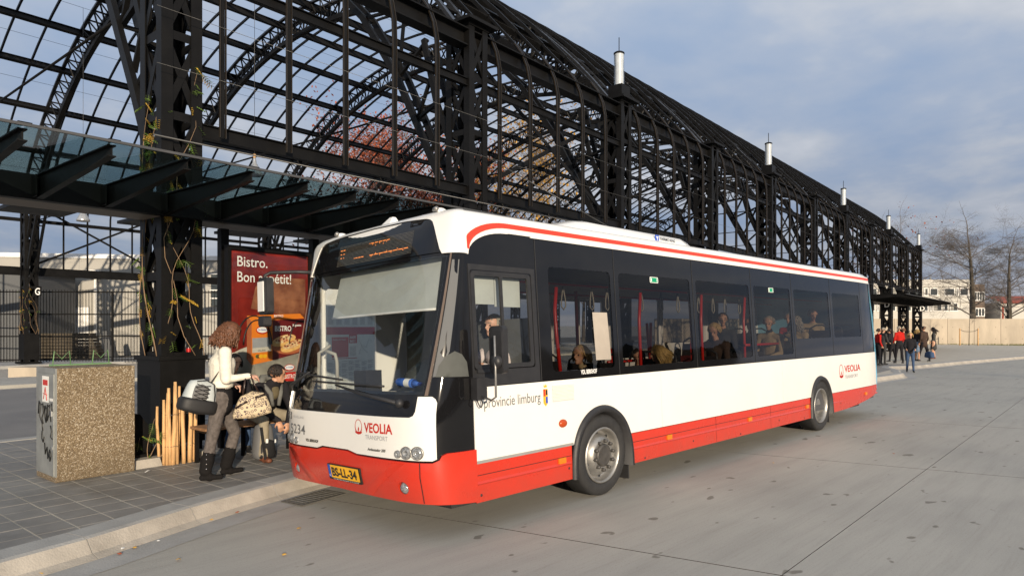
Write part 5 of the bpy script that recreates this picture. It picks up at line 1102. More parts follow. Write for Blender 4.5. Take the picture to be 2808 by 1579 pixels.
# school-like building, right
r1 = at(2600, 900, 86); l8 = lambda px, d=86: (px-2600)/1868*d; z8 = lambda py, d=86: 1.821+(891-py)/1868*d
t = thing('flat_roofed_building', 'two storey pale flat roofed building with bands of windows behind the wall', 'building', (r1.x, r1.y, 0), wz)
obj('wall', MB().box(l8(2330), l8(2662), .3, 12, 0, z8(768)), 'facade_white', t)
for z0, z1 in ((z8(787)+.02, z8(766)), (z8(828), z8(813)), (0, z8(855))): obj('fascia', MB().box(l8(2330), l8(2662), .12, .297, z0, z1), 'facade_white', t)
for r_, (pa, pb) in enumerate(((811, 789), (853, 830))):
    px = 2340
    wd = [24, 15, 25, 8, 24, 28, 8, 15, 27, 13, 24, 12, 30, 8, 26, 14]; k = 0
    while px < 2648:
        w_ = wd[(k+r_*3) % len(wd)]
        if k % 3 != 2 or w_ > 20:
            q = obj('window', MB().box(l8(px), l8(px+w_)-.08, .27, .2985, z8(pa), z8(pb)), 'window_dark', t); x0, x1 = l8(px), l8(px+w_)-.08
            obj('frame', MB().box(x0, x0+.08, .22, .2695, z8(pa), z8(pb)).box(x1-.08, x1, .22, .2695, z8(pa), z8(pb)).box(x0+.081, x1-.081, .22, .2695, z8(pb)-.1, z8(pb)).box(x0+.081, x1-.081, .22, .2695, z8(pa), z8(pa)+.1), 'shed_white', q)
            if k % 2: obj('curtain', MB().box(x0+.1, x0+(x1-x0)*.5, .25, .268, z8(pa)+.1, z8(pb)-.1), 'curtain', q)
        px += w_+(3 if w_ > 12 else 1); k += 1
for px, h in ((2550, 1.2), (2553, 1.2), (2578, .5)): obj('chimney', MB().box(l8(px), l8(px+2), 2, 2.2, z8(768), z8(768)+h), 'curtain', t)
t = thing('brick_annex', 'low dark brick wing with white windows between the two bare trees', 'building', (r1.x, r1.y, 0), wz)
obj('wall', MB().box(l8(2663), l8(2738), 2.5, 12, 0, z8(776)), 'brick', t)
for px, w_, pa, pb in ((2702, 34, 866, 844), (2708, 28, 822, 798), (2672, 22, 822, 800)):
    q = obj('window', MB().box(l8(px), l8(px+w_), 2.45, 2.498, z8(pa), z8(pb)), 'window_dark', t)
    fr = MB()
    for k in range(5): x = l8(px+w_*k/4); fr.box(x-.05, x+.05, 2.40, 2.448, z8(pa), z8(pb))
    fr.box(l8(px), l8(px+w_), 2.37, 2.399, z8(pb)-.05, z8(pb)+.06).box(l8(px), l8(px+w_), 2.37, 2.399, z8(pa)-.05, z8(pa)+.06); obj('frame', fr, 'shed_white', q)
obj('sign_board', MB().box(l8(2694), l8(2706), 2.3, 2.36, z8(874), z8(866)), 'shed_white', t)
t = thing('white_house', 'white rendered house with a red roof edge at the right border', 'building', (r1.x, r1.y, 0), wz)
obj('wall', MB().box(l8(2760), l8(2960), 1.0, 10, 0, z8(829)), 'facade_white', t); obj('roof', MB().add([(l8(2756),.6,z8(830)),(l8(2965),.6,z8(830)),(l8(2965),6,z8(806)),(l8(2790),6,z8(806)),(l8(2756),.6,z8(827)),(l8(2965),.6,z8(827))], [(4,5,2,3),(0,1,5,4),(0,4,3)]), 'roof_red', t)
q = obj('window', MB().box(l8(2772), l8(2790), .95, .998, z8(856), z8(838)), 'window_dark', t); obj('frame', MB().box(l8(2771), l8(2791), .9, .949, z8(838), z8(836)), 'shed_white', q)
q = obj('door', MB().box(l8(2763), l8(2768), .95, .998, 0, z8(836)), 'roof_red', t)
# ------------------------------------------------------------------ trees
def tree(name, label, base, H_, seed, spread=.45, up=.35, lev=5, trunk=.16, leaf=None, nleaf=0, nb=6, lsz=.12, th_=.35, first_=.3, grp=None, twig='bark_twig'):
    R_ = random.Random(seed); t = thing(name, label, 'tree', base, 0, grp); tk = MB(); br = MB(); lv = MB(); tips = []
    def grow(p, d, L, r_, k):
        wob = .035 if k == 0 else .10+.05*k
        n = 4 if k < 2 else 3; P = [p]; 
        for i in range(n):
            d = (d+Vector((R_.uniform(-1,1), R_.uniform(-1,1), R_.uniform(-.5,1)*up))*wob).normalized(); P.append(P[-1]+d*L/n)
        rr = [r_*(1-(.80 if k == 0 else .55)*i/n) for i in range(n+1)]
        (tk if k == 0 else br).tube(P, rr, 8 if k == 0 else (5 if k < 3 else 3), cap=False)
        if k >= lev: tips.append(P[-1]); tips.append(P[-2]); return
        if k >= lev-1: tips.append(P[1])
        for i in range(nb if k else nb*3):
            f = R_.uniform(first_ if k == 0 else .25, 1.); j = min(int(f*n), n-1); q = P[j].lerp(P[j+1], f*n-j)
            az = R_.uniform(0, 2*pi); side_ = Vector((cos(az), sin(az), 0)); side_ = (side_-d*side_.dot(d)).normalized()
            dd = (d*(1-spread)+side_*spread*1.3+Vector((0,0,up*.4))).normalized()
            grow(q, dd, L*(R_.uniform(.42, .62) if k else R_.uniform(.26, .46)*(1.25-f*.55)), max(.005, rr[j]*(.42 if k else .26)), k+1)
        grow(P[-1], d, L*(.55 if k else .22), rr[-1], k+1 if k else 2)
    grow(Vector((0,0,0)), Vector((0,0,1)), H_, trunk, 0)
    obj('trunk', tk, 'bark', t); obj('crown', br, twig, t, kind='stuff')
    if leaf:
        for i in range(nleaf):
            p = R_.choice(tips)+Vector((R_.gauss(0,th_), R_.gauss(0,th_), R_.gauss(0,th_))); a = Vector((R_.uniform(-1,1), R_.uniform(-1,1), R_.uniform(-1,1))).normalized(); b = a.cross(Vector((.3,.2,1))).normalized(); s_ = lsz*R_.uniform(.5, 1.3)
            lv.add([p-a*s_, p+b*s_*.6, p+a*s_, p-b*s_*.6], [(0,1,2,3)])
        obj('foliage', lv, leaf, t, kind='stuff')
    return t
def gp(px, d): p = at(px, 891, d); return (p.x, p.y, 0)
tree('bare_tree', 'tall bare winter tree with a straight trunk behind the boundary wall, left of two', gp(2668, 66), 10.0, 3, .62, .12, 4, .34, nb=7, first_=.24)
tree('bare_tree', 'bare winter tree with a forked trunk at the right border behind the wall', gp(2768, 64), 8.3, 11, .62, .2, 4, .30, nb=7, first_=.26)
tree('bare_tree', 'slim bare tree rising behind the right end of the hall with a few red leaves', gp(2478, 80), 12.4, 5, .6, .2, 4, .22, leaf='leaf_red', nleaf=260, nb=5, lsz=.13)
tree('bare_tree', 'thin bare tree partly hidden by the last light column', gp(2412, 84), 12, 15, .6, .25, 4, .2, nb=5, leaf='leaf_red', nleaf=120, lsz=.12)
tree('autumn_tree', 'large tree with red autumn leaves behind the vault', gp(1125, 50), 13.6, 8, .62, .2, 4, .28, leaf='leaf_red', nleaf=32000, nb=7, lsz=.11, th_=.42, first_=.18)
tree('autumn_tree', 'lower red leaved tree behind the canopy, left of the large one', gp(1000, 47), 7.5, 18, .6, .2, 4, .2, leaf='leaf_red', nleaf=7000, nb=7, lsz=.09, th_=.4, first_=.25)
tree('golden_tree', 'slender tree with golden leaves between the second and third tower', gp(1455, 62), 15.6, 9, .32, .5, 4, .24, leaf='leaf_gold', nleaf=3600, nb=6, lsz=.15, first_=.15)
tree('golden_tree', 'nearly leafless tree with yellow tips beside the golden one', gp(1335, 56), 12.5, 21, .35, .5, 4, .2, leaf='leaf_gold', nleaf=2600, nb=6, lsz=.14, first_=.2)
tree('bare_tree', 'low bare tree behind the vault above the bus roof', gp(1600, 70), 10.0, 31, .5, .3, 4, .2, nb=5)
q = tree('young_tree', 'slim young tree between two stakes in front of the wall', gp(2657, 56), 3.1, 41, .5, .3, 2, .035, nb=4, first_=.55)
for sx_ in (-1, 1):
    b_ = obj('stake', MB().tube([(sx_*.75*RT.x, sx_*.75*RT.y, 0), (sx_*.75*RT.x, sx_*.75*RT.y, 1.55)], .05, 6), 'wood', q)
    obj('tie', MB().tube([(sx_*.75*RT.x, sx_*.75*RT.y, 1.45), (sx_*.4*RT.x, sx_*.4*RT.y, 1.30), (0,0,1.28)], .02, 5), 'print_black', q)
# trees and buildings on the other side of the road, behind the camera: what the bus windows mirror
hd = MB(); rh = random.Random(5)
for k in range(80):
    x = -60+k*2.4+rh.uniform(-.5,.5); hd.ball((x, -62+rh.uniform(-2,2), 3.2), (rh.uniform(1.5,3.4), 2, rh.uniform(2.6,5.0)), 8)
hd.box(-60, 40, -75, -66, 0, 7.2).box(44, 130, -80, -66, 0, 6.8)
o = obj('distant_hedge', hd, 'hedge', None, kind='stuff'); o['label'] = 'dark line of shrubs and low buildings across the road'; o['category'] = 'hedge'
for k, x in enumerate((8, 27, 44)):
    tree('bare_tree', 'bare street tree across the road behind the viewpoint, %s' % ('left','middle','right')[k], (x, -34-k*3, 0), 8.5, 50+k, .55, .3, 3, .22, nb=5, grp='street trees across the road')
# ------------------------------------------------------------------ people
def cap_(P, a, b, ra, rb, side=None, fl=1., n=14):       # tapered limb with round ends, optionally flattened
    a = Vector(a); b = Vector(b); d = (b-a); L = d.length or 1e-6; d = d/L
    s = Vector(side) if side is not None else (Vector((0,1,0)) if abs(d.y) < .9 else Vector((1,0,0)))
    s = (s-d*s.dot(d)).normalized(); q = d.cross(s); rings_ = []
    for k in range(4): t = pi/2*(k+.15)/4; rings_.append((a-d*ra*fl*cos(t), ra*sin(t)))
    for k in range(4): t = pi/2*(3.85-k)/4; rings_.append((b+d*rb*fl*cos(t), rb*sin(t)))
    V_ = [c+s*r_*cos(2*pi*k/n)+q*r_*fl*sin(2*pi*k/n) for c, r_ in rings_ for k in range(n)]
    F = [(i*n+k, i*n+(k+1) % n, (i+1)*n+(k+1) % n, (i+1)*n+k) for i in range(7) for k in range(n)]+[tuple(range(n-1,-1,-1)), tuple(7*n+k for k in range(n))]
    P.add(V_, F, 0, True)
def remesh(mb, vox, segs, mats, name, parent, smooth=1):
    me = mb.mesh(name); o = bpy.data.objects.new(name, me); link(o)
    md = o.modifiers.new('r', 'REMESH'); md.mode = 'VOXEL'; md.voxel_size = vox; md.use_smooth_shade = True
    ms = o.modifiers.new('s', 'SMOOTH'); ms.factor = .5; ms.iterations = smooth
    dg = bpy.context.evaluated_depsgraph_get(); m2 = bpy.data.meshes.new_from_object(o.evaluated_get(dg)); bpy.data.objects.remove(o); bpy.data.meshes.remove(me)
    m2.materials.clear(); used = []
    for s in segs:
        if s[4] not in used: used.append(s[4])
    for u in used: m2.materials.append(M[u])
    n = len(m2.polygons); c = np.zeros(n*3); m2.polygons.foreach_get('center', c); c = c.reshape(-1, 3); best = np.full(n, 1e9); idx = np.zeros(n, int)
    for a, b, ra, rb, m_ in segs:
        a = np.array(a); b = np.array(b); ab = b-a; L = max(ab@ab, 1e-9); t = np.clip((c-a)@ab/L, 0, 1); d = np.linalg.norm(c-a-t[:,None]*ab, axis=1)-(ra+(rb-ra)*t); w_ = d < best; best[w_] = d[w_]; idx[w_] = used.index(m_)
    m2.polygons.foreach_set('material_index', idx); m2.polygons.foreach_set('use_smooth', [True]*n); m2.name = name
    o = link(bpy.data.objects.new(name, m2), parent); return o
def hand(mb, segs, w_, d, palm_n, r_=1., skin='skin', curl=.6):  # wrist point, direction of fingers, palm normal
    w_ = Vector(w_); d = Vector(d).normalized(); nn = Vector(palm_n); nn = (nn-d*nn.dot(d)).normalized(); s = d.cross(nn)
    def add(a, b, ra, rb, fl=1.): cap_(mb, a, b, ra, rb, s, fl, 8); segs.append((tuple(a), tuple(b), ra, rb, skin))
    p1 = w_+d*.085*r_; cap_(mb, w_, p1, .030*r_, .038*r_, s, .5, 10); segs.append((tuple(w_), tuple(p1), .03, .038, skin))
    for k, (o_, L) in enumerate(((-.030,.066),(-.010,.076),(.010,.071),(.029,.056))):
        a = p1+s*o_*r_-d*.006; c1 = (d+nn*curl*.6).normalized(); c2 = (d+nn*curl*1.9).normalized(); b = a+c1*L*.5*r_; e = b+c2*L*.5*r_
        add(a, b, .0095*r_, .0088*r_); add(b, e, .0088*r_, .0072*r_)
    a = w_+d*.025*r_-s*.030*r_; b = a+(d*.7-s*.6+nn*.4).normalized()*.042*r_; e = b+(d+nn*.5).normalized()*.03*r_; add(a, b, .012*r_, .010*r_); add(b, e, .010*r_, .008*r_)
def head(mb, segs, c, fwd, up=(0,0,1), s=1., skin='skin'):
    c = Vector(c); f = Vector(fwd).normalized(); u = Vector(up); u = (u-f*u.dot(f)).normalized(); l = u.cross(f)
    def A(a, b, ra, rb, side=None, fl=1.): cap_(mb, a, b, ra, rb, side, fl, 12); segs.append((tuple(a), tuple(b), ra, rb, skin))
    P = lambda x, y, z: c+f*x*s+l*y*s+u*z*s
    A(P(-.028,0,.035), P(.018,0,.038), .082*s, .076*s); A(P(.02,0,-.01), P(.03,0,-.065), .064*s, .040*s); A(P(.062,0,-.082), P(.05,0,-.075), .026*s, .03*s)
    A(P(.082,0,.018), P(.104,0,-.020), .010*s, .015*s); A(P(.068,-.02,.022), P(.068,.02,.022), .020*s, .020*s); A(P(.083,-.012,-.052), P(.083,.012,-.052), .010*s, .010*s)
    for sg in (1, -1): A(P(-.012,sg*.076,.012), P(-.016,sg*.082,-.018), .020*s, .014*s, f, .55)
    return P
def eyes(parent, P, s=1.):
    m_ = MB()
    for sg in (1, -1): m_.ball(P(.074, sg*.031, .008), .0115*s, 8)
    obj('eyes', m_, 'print_black', parent); m_ = MB().tube([P(.090,-.022,-.055), P(.0955,0,-.053), P(.090,.022,-.055)], .0035*s, 5); obj('mouth', m_, 'logo_red' if False else 'shoe_brown', parent)
    m_ = MB()
    for sg in (1, -1): m_.tube([P(.080, sg*.050, .030), P(.090, sg*.032, .036), P(.090, sg*.016, .032)], .0045*s, 5)
    return m_
def hairball(parent, P, s, m_, long=0., n=300, seed=1, curl=False, cap=False):
    R_ = random.Random(seed); mb = MB(); f = P(1,0,0)-P(0,0,0); u = P(0,0,1)-P(0,0,0); l = P(0,1,0)-P(0,0,0)
    for k in range(n):
        a = R_.uniform(0, 2*pi); z = R_.uniform(-.25 if long else .05, 1); rr_ = math.sqrt(max(0, 1-z*z)); x = rr_*cos(a); y = rr_*sin(a)
        if x > .55 and z < .45: continue
        if x > .25 and z < .0: continue
        b = Vector(P(-.010+x*.098, y*.086, .030+z*.092))
        if curl:
            L = long*R_.uniform(.5, 1.); Q = []; ph = R_.uniform(0, 6); out_ = (l*y+f*x).normalized() if rr_ > .1 else u*0
            for i in range(8):
                t = i/7; Q.append(b+out_*((.020+.04*((ph*7) % 1))*t+.012*sin(ph+9*t))*1.-u.normalized()*(L*t)+l.normalized()*.014*sin(ph+11*t)+f.normalized()*.014*cos(ph+11*t)+u.normalized()*.015*(1-t))
            mb.tube(Q, [.009*s]*7+[.004*s], 4)
        else:
            dd = (f*(-.25)+l*y*.5-u*(1.2-z)).normalized(); L = long if z < .7 else long*1.1; L = max(L, .03)*R_.uniform(.7, 1.1); Q = [b, b+(l*y+f*x).normalized()*.006*s+dd*L*.5, b+dd*L]
            mb.tube(Q, [.011*s, .010*s, .004*s], 4)
    base = MB(); 
    Q = Vector(P(-.012,0,.038)); mt_ = Matrix((f.normalized(), l.normalized(), u.normalized())).transposed()
    base.ball(Q, (.093*s, .084*s, .092*s), 16, 0, mt_); keep = [fc for fc in base.f if not any(((Vector(base.v[i])-Vector(P(0,0,0))).dot(f.normalized()) > .045*s and (Vector(base.v[i])-Vector(P(0,0,0))).dot(u.normalized()) < .075*s) or (Vector(base.v[i])-Vector(P(0,0,0))).dot(u.normalized()) < -.02*s and (Vector(base.v[i])-Vector(P(0,0,0))).dot(f.normalized()) > -.02*s for i in fc)]
    mb.add(base.v, keep, 0, True); return obj('hair', mb, m_, parent)
def person(label, loc, yaw, J, C_, vox=.012, hair=None, hl=(1,0,0), hu=(0,0,1), H_=1., smooth=2, group=None, hands=True, face=True, detail=True):
    # J: joints in metres in the person's own frame (x ahead, y left, z up); C_: cloth colours
    t = thing('person', label, 'person', loc, yaw, group); mb = MB(); sg = []
    g = lambda k: Vector(J[k])*H_
    def A(a, b, ra, rb, m_, side=None, fl=1.):
        a = g(a) if isinstance(a, str) else Vector(a)*H_; b = g(b) if isinstance(b, str) else Vector(b)*H_; ra *= H_; rb *= H_; cap_(mb, a, b, ra, rb, side, fl); sg.append((tuple(a), tuple(b), ra*(.5+.5*fl), rb*(.5+.5*fl), m_))
    T, L_c, S_c, K = C_['top'], C_['legs'], C_['shoes'], C_.get('skin', 'skin')
    sd = Vector((0,1,0)); 
    A('pelvis', 'waist', .165, .135, C_.get('hip', L_c), sd, .72); bk = C_.get('bulk', 1.); A('waist', 'chest', .140*bk, .165*bk, T, sd, .70); A('chest', 'neck0', .165*bk, .085*bk, T, sd, .68); A('sr', 'sl', .068, .068, T); A('neck0', 'neck', .058, .050, C_.get('collar', K))
    for s in 'lr':
        A('s'+s, 'e'+s, .060*C_.get('bulk', 1.), .048*C_.get('bulk', 1.), C_.get('sleeve', T)); A('e'+s, 'w'+s, .047, .034, C_.get('sleeve', T)); A('h'+s, 'k'+s, .095, .064, L_c); A('k'+s, 'a'+s, .062, C_.get('cuff', .046), L_c)
        an = g('a'+s); to = g('t'+s); heel = an+(an-to).normalized()*.035*H_; heel.z = to.z
        cap_(mb, heel, to, .042*H_, .038*H_, sd, .75); sg.append((tuple(heel), tuple(to), .04, .036, S_c)); cap_(mb, an, heel*.6+to*.4, .045*H_, .042*H_); sg.append((tuple(an), tuple(heel*.6+to*.4), .045, .042, S_c))
        if C_.get('boots'): m3 = an.lerp(g('k'+s), C_['boots']); cap_(mb, an, m3, .062*H_, .073*H_); sg.append((tuple(an), tuple(m3), .085, .10, S_c))
        if hands: fd = J.get('f'+s) or tuple(Vector(J['w'+s])-Vector(J['e'+s])); hand(mb, sg, g('w'+s), fd, J.get('n'+s, (0,0,-1)), H_, K, J.get('curl', .6))
        elif True: cap_(mb, g('w'+s), g('w'+s)+(g('w'+s)-g('e'+s)).normalized()*.09*H_, .036*H_, .03*H_); sg.append((tuple(g('w'+s)), tuple(g('w'+s)+(g('w'+s)-g('e'+s)).normalized()*.09*H_), .036*H_, .03*H_, K))
    P = head(mb, sg, g('head'), hl, hu, H_, K)
    if C_.get('skirt'): A('pelvis', tuple(Vector(J['pelvis'])+Vector((0,0,-.32))), .17, .20, C_['skirt'], sd, .8)
    if C_.get('tail'): A('pelvis', tuple(Vector(J['pelvis'])+Vector((0,0,-.10))), .175, .165, C_['tail'], sd, .78)
    remesh(mb, vox, sg, None, 'body', t, smooth)
    if face: bw = eyes(t, P, H_)
    if hair: hairball(t, P, H_, hair[0], hair[1], hair[2], hair[3], hair[4] if len(hair) > 4 else False)
    if face and hair: obj('eyebrows', bw, hair[0], t)
    return t, P
def stand(step=0., arms=0., lean=0.):
    J = dict(pelvis=(0,0,.93), waist=(.0+lean*.3,0,1.08), chest=(lean*.6,0,1.28), neck0=(lean*.8,0,1.44), neck=(lean+.01,0,1.50), head=(lean+.04,0,1.62))
    for s, y in (('l', 1), ('r', -1)):
        J['s'+s] = (lean*.7, y*.165, 1.40); J['e'+s] = (lean*.6-.03+arms*.1, y*.23, 1.12); J['w'+s] = (.08+arms*.25, y*(.22-arms*.1), .90+arms*.22)
        st_ = step*y; J['h'+s] = (0, y*.09, .90); J['k'+s] = (st_*.5+.02, y*.10, .50); J['a'+s] = (st_, y*.11, .09+max(0,-st_)*.15); J['t'+s] = (st_+.15, y*.13, .045)
    return J
def sit(lean=0., z=.45, arms=0.):
    J = dict(pelvis=(0,0,z+.10), waist=(.02+lean*.3,0,z+.24), chest=(.03+lean*.7,0,z+.43), neck0=(.03+lean,0,z+.58), neck=(.05+lean*1.1,0,z+.64), head=(.08+lean*1.2,0,z+.76))
    for s, y in (('l', 1), ('r', -1)):
        J['s'+s] = (.03+lean*.9, y*.165, z+.53); J['e'+s] = (.10+lean, y*.22, z+.27); J['w'+s] = (.30+arms*.1, y*.12, z+.22+arms*.15); J['h'+s] = (.02, y*.09, z+.10); J['k'+s] = (.44, y*.12, z+.08); J['a'+s] = (.42, y*.13, .10); J['t'+s] = (.56, y*.15, .045)
    return J
# woman in the white jacket
fwdyaw = YAW-pi/2+radians(34)
J = dict(pelvis=(0,0,.90), waist=(.01,0,1.05), chest=(.02,0,1.24), neck0=(.03,0,1.40), neck=(.06,0,1.46), head=(.10,0,1.565),
  sl=(.03,.155,1.37), el=(.02,.21,1.10), wl=(.16,.16,1.02), sr=(.02,-.155,1.37), er=(.02,-.20,1.09), wr=(.25,-.19,1.115), fr=(1,.1,-.1), nr=(0,.2,-1), curl=1.3,
  hr=(-.02,-.085,.88), kr=(-.10,-.10,.47), ar=(-.17,-.11,.12), tr=(-.02,-.14,.045), hl=(.02,.085,.88), kl=(.17,.09,.47), al=(.08,.10,.12), tl=(.24,.12,.045))
wloc = at(604, 1030, 7.45); wloc.z = .15
w_, WP = person('woman in a white jacket, grey jeans and black boots carrying two bags', wloc, fwdyaw, J, dict(top='white_jacket', legs='grey_jeans', shoes='suede_black', skin='skin_pale', hip='black_knit', tail='black_knit', boots=.33, cuff=.064, bulk=1.2, collar='white_jacket'), .0095, None, (1, -.05, -.42), (.42, 0, 1), 1.0)
hr_ = hairball(w_, WP, 1.2, 'hair_brown', .215, 760, 4, True)
o = MB().lathe([(.172,1.0),(.176,1.02),(.176,1.05),(.170,1.07)], 28); o.v = [(x*.70+.01, y, z) for x, y, z in o.v]; obj('belt', o, 'white_jacket', w_)
cl_ = MB().lathe([(.062,1.37),(.078,1.40),(.082,1.44),(.070,1.455)], 20); cl_.v = [(x*1.0+.035, y, z) for x, y, z in cl_.v]; obj('collar', cl_, 'white_jacket', w_)
bt = MB()
for k in range(4): bt.ball((-.17+.0, -.172, .15+k*.05), .007, 6)
obj('boot_button', bt, 'chrome', w_)
# sports bag on her back
bl = w_.matrix_world if False else None
def W2(x, y, z): c, s = cos(fwdyaw), sin(fwdyaw); return Vector((wloc.x+x*c-y*s, wloc.y+x*s+y*c, .15+z))
t = thing('sports_bag', 'white and grey sports bag with black base hanging behind the woman', 'bag', W2(-.25, -.13, .83), fwdyaw+radians(10)); t.rotation_euler = (0, radians(14), fwdyaw+radians(10))
def pillow(mb, c, a, b, h, mi=0, n=20, p=3.2, taper=.75):
    V_ = []; 
    for i in range(9):
        v_ = -1+2*i/8; w_ = (1-abs(v_)**4)**.25*.999+.001; tp = 1-(1-taper)*(v_+1)/2
        for k in range(n): th = 2*pi*k/n; V_.append((c[0]+a*w_*tp*np.sign(cos(th))*abs(cos(th))**(2/p), c[1]+b*w_*tp*np.sign(sin(th))*abs(sin(th))**(2/p), c[2]+h*v_))
    mb.add(V_, [(i*n+k, i*n+(k+1) % n, (i+1)*n+(k+1) % n, (i+1)*n+k) for i in range(8) for k in range(n)]+[tuple(range(n-1,-1,-1)), tuple(8*n+k for k in range(n))], mi, True); return mb
obj('bag_body', pillow(MB(), (0,0,.13), .20, .12, .17, taper=.72), 'bag_white', t); obj('bag_base', pillow(MB(), (0,0,-.01), .215, .13, .10, taper=1.), 'bag_black', t)
obj('mesh_pocket', pillow(MB(), (-.03,-.085,.14), .095, .035, .10, taper=.8), 'bag_grey', t)
lc = MB()
for k in range(4): lc.tube([(-.11,-.128,.06+k*.045),(.05,-.128,.10+k*.045)], .004, 4).tube([(.05,-.128,.06+k*.045),(-.11,-.128,.10+k*.045)], .004, 4)
obj('lacing', lc, 'bag_black', t); obj('piping', MB().tube([(.15,-.08,.02),(.13,-.10,.14),(.09,-.10,.26),(0,-.10,.29),(-.10,-.09,.26)], .007, 5), 'bag_black', t)
obj('strap', MB().rib([(.08,-.02,.27),(.12,-.06,.40),(.17,-.07,.52),(.24,-.05,.62),(.30,.03,.665),(.34,.15,.64)], .032, .006, (.7,.7,0)), 'bag_black', t)
t.scale = (.92, .92, .92)
# patterned handbag
hb = W2(.29, -.20, .80)
t = thing('handbag', 'beige handbag with a dark ring pattern and brown handles held by the woman', 'bag', hb, fwdyaw+radians(-8))
mat('bag_pattern', (.50, .42, .28), .7)
m_ = M['bag_pattern']; tn = m_.node_tree; nn_ = tn.nodes; b_ = nn_['Principled BSDF']; tcn = nn_.new('ShaderNodeTexCoord'); vo = nn_.new('ShaderNodeTexVoronoi'); vo.inputs['Scale'].default_value = 30; tn.links.new(tcn.outputs['Object'], vo.inputs['Vector'])
r_ = nn_.new('ShaderNodeValToRGB'); e = r_.color_ramp.elements; e.new(.5); e.new(.7)
for i, (p_, c_) in enumerate([(.30, (.50,.41,.27)), (.36, (.06,.035,.05)), (.45, (.06,.04,.05)), (.51, (.54,.44,.29))]): e[i].position = p_; e[i].color = (*c_, 1)
tn.links.new(vo.outputs['Distance'], r_.inputs[0]); tn.links.new(r_.outputs[0], b_.inputs['Base Color'])
hbm = pillow(MB(), (0,0,0), .235, .085, .15, taper=.50, p=3.6); hbm.v = [(x, y, z+x*.12) for x, y, z in hbm.v]; obj('bag_body', hbm, 'bag_pattern', t)
obj('trim', MB().tube([(.02,-.085,.09),(.06,-.092,.10),(.12,-.085,.12)], .012, 6).tube([(-.18,-.085,-.02),(-.10,-.09,.03),(-.06,-.088,.05)], .011, 6), 'leather', t)
for y in (-.05, .04): obj('handle', MB().tube([(-.10,y,.12),(-.085,y,.20),(-.07,y*.4,.32),(-.02,y*.3,.33),(.02,y,.22),(.06,y,.145)], .008, 6), 'leather', t)
# seated man leaning forward, looking to the right
mloc = at(716, 1150, 8.75); mloc.z = .15; myaw = radians(-84)
J = dict(pelvis=(0,0,.55), waist=(.07,0,.66), chest=(.20,0,.82), neck0=(.27,0,.93), neck=(.30,0,.97), head=(.34,.02,1.055),
  sr=(.23,-.17,.89), er=(.36,-.24,.64), wr=(.52,-.08,.50), fr=(.15,.2,-1), nr=(-1,.3,0), sl=(.23,.17,.89), el=(.36,.20,.64), wl=(.53,.04,.47), fl=(.1,-.15,-1), nl=(-1,-.3,0), curl=.35,
  hr=(.02,-.10,.53), kr=(.42,-.22,.50), ar=(.46,-.25,.11), tr=(.60,-.26,.045), hl=(.02,.10,.53), kl=(.44,.24,.50), al=(.40,.26,.11), tl=(.54,.28,.045))
mn, MP = person('young man in a dark jacket and khaki trousers sitting on the bench, hands hanging', mloc, myaw, J, dict(top='black_coat', legs='khaki', shoes='shoe_brown', collar='skin', cuff=.066, bulk=1.22), .0095, ('hair_dark', .035, 420, 7), (.40, 1, -.12), (0,0,1), 1.0)
hd_ = MB().tube([(.20,-.13,.93),(.13,-.06,1.0),(.12,.05,1.0),(.20,.13,.93)], [.035,.05,.05,.035], 8).tube([(.25,-.12,.92),(.33,-.07,.82),(.33,-.04,.66)], [.035,.03,.022], 8).tube([(.25,.12,.92),(.33,.07,.82),(.33,.04,.66)], [.035,.03,.022], 8); obj('hood', hd_, 'hood_grey', mn)
obj('shirt', MB().ball((.285,0,.83), (.07,.075,.10), 12), 'olive', mn)
p = at(722, 1272, 8.35); t = thing('backpack', 'dark grey backpack standing upright between the feet of the seated man', 'bag', (p.x, p.y, .15), myaw)
obj('bag_body', pillow(MB(), (0,0,.25), .11, .14, .25, taper=.7), 'bag_grey', t); obj('pocket', pillow(MB(), (.08,.0,.16), .06, .11, .13, taper=.8), 'bag_black', t); obj('strap', MB().rib([(.10,-.09,.44),(.16,-.10,.25),(.18,-.08,.06),(.17,-.02,.02)], .035, .008, (0,1,0)), 'bag_black', t)
obj('reflector', MB().box(.149,.155,-.06,-.03,.25,.30).box(.149,.155,.06,.075,.24,.28), 'print_white', t)
J = sit(.05)
lo = at(838, 1150, 9.0); lo.z = .15
person('fair haired woman in a pale jacket on the bench behind the bus corner', lo, radians(-80), J, dict(top='cream', legs='blue_jeans', shoes='shoe_black'), .013, ('hair_grey', .16, 260, 9), (1, -.3, 0))
J = sit(.20); J['kr'] = (.42,-.05,.53); lo = at(622, 1150, 9.15); lo.z = .15
person('person in a black coat and blue jeans sitting on the bench behind the standing woman', lo, radians(-95), J, dict(top='black_coat', legs='blue_jeans', shoes='shoe_black'), .016, ('hair_dark', .10, 160, 11), (1, .2, -.2), H_=.97)
# people waiting at platform D
def far(label, px, pyf, d, yaw, C_, hair, J=None, H_=.9):
    p = at(px, pyf, d); p.z = .15 if d > 26.3 else 0.; return person(label, p, yaw, J or stand(), C_, .026, hair, H_=H_, smooth=1, hands=False, face=False)
rr0 = YAW-pi/2; away = YAW
far('man in a dark grey suit standing nearest to the bus rear', 2421, 1000, 28.7, rr0+.3, dict(top='grey_coat', legs='grey_coat', shoes='shoe_black'), ('hair_grey', .03, 60, 1), stand(0, .6), .90)
far('man in a red and black jacket seen from behind under the far canopy', 2466, 995, 29.6, away, dict(top='red_coat', legs='black_coat', shoes='shoe_black', hip='black_coat', sleeve='red_coat'), ('hair_grey', .02, 50, 2), stand(.12, .3), .93)
far('woman in a black jacket and blue jeans stepping onto the road', 2496, 1011, 26.2, rr0-2.0, dict(top='black_coat', legs='blue_jeans', shoes='shoe_black', hip='black_coat'), ('hair_blond', .10, 80, 3), stand(.14, .5), .88)
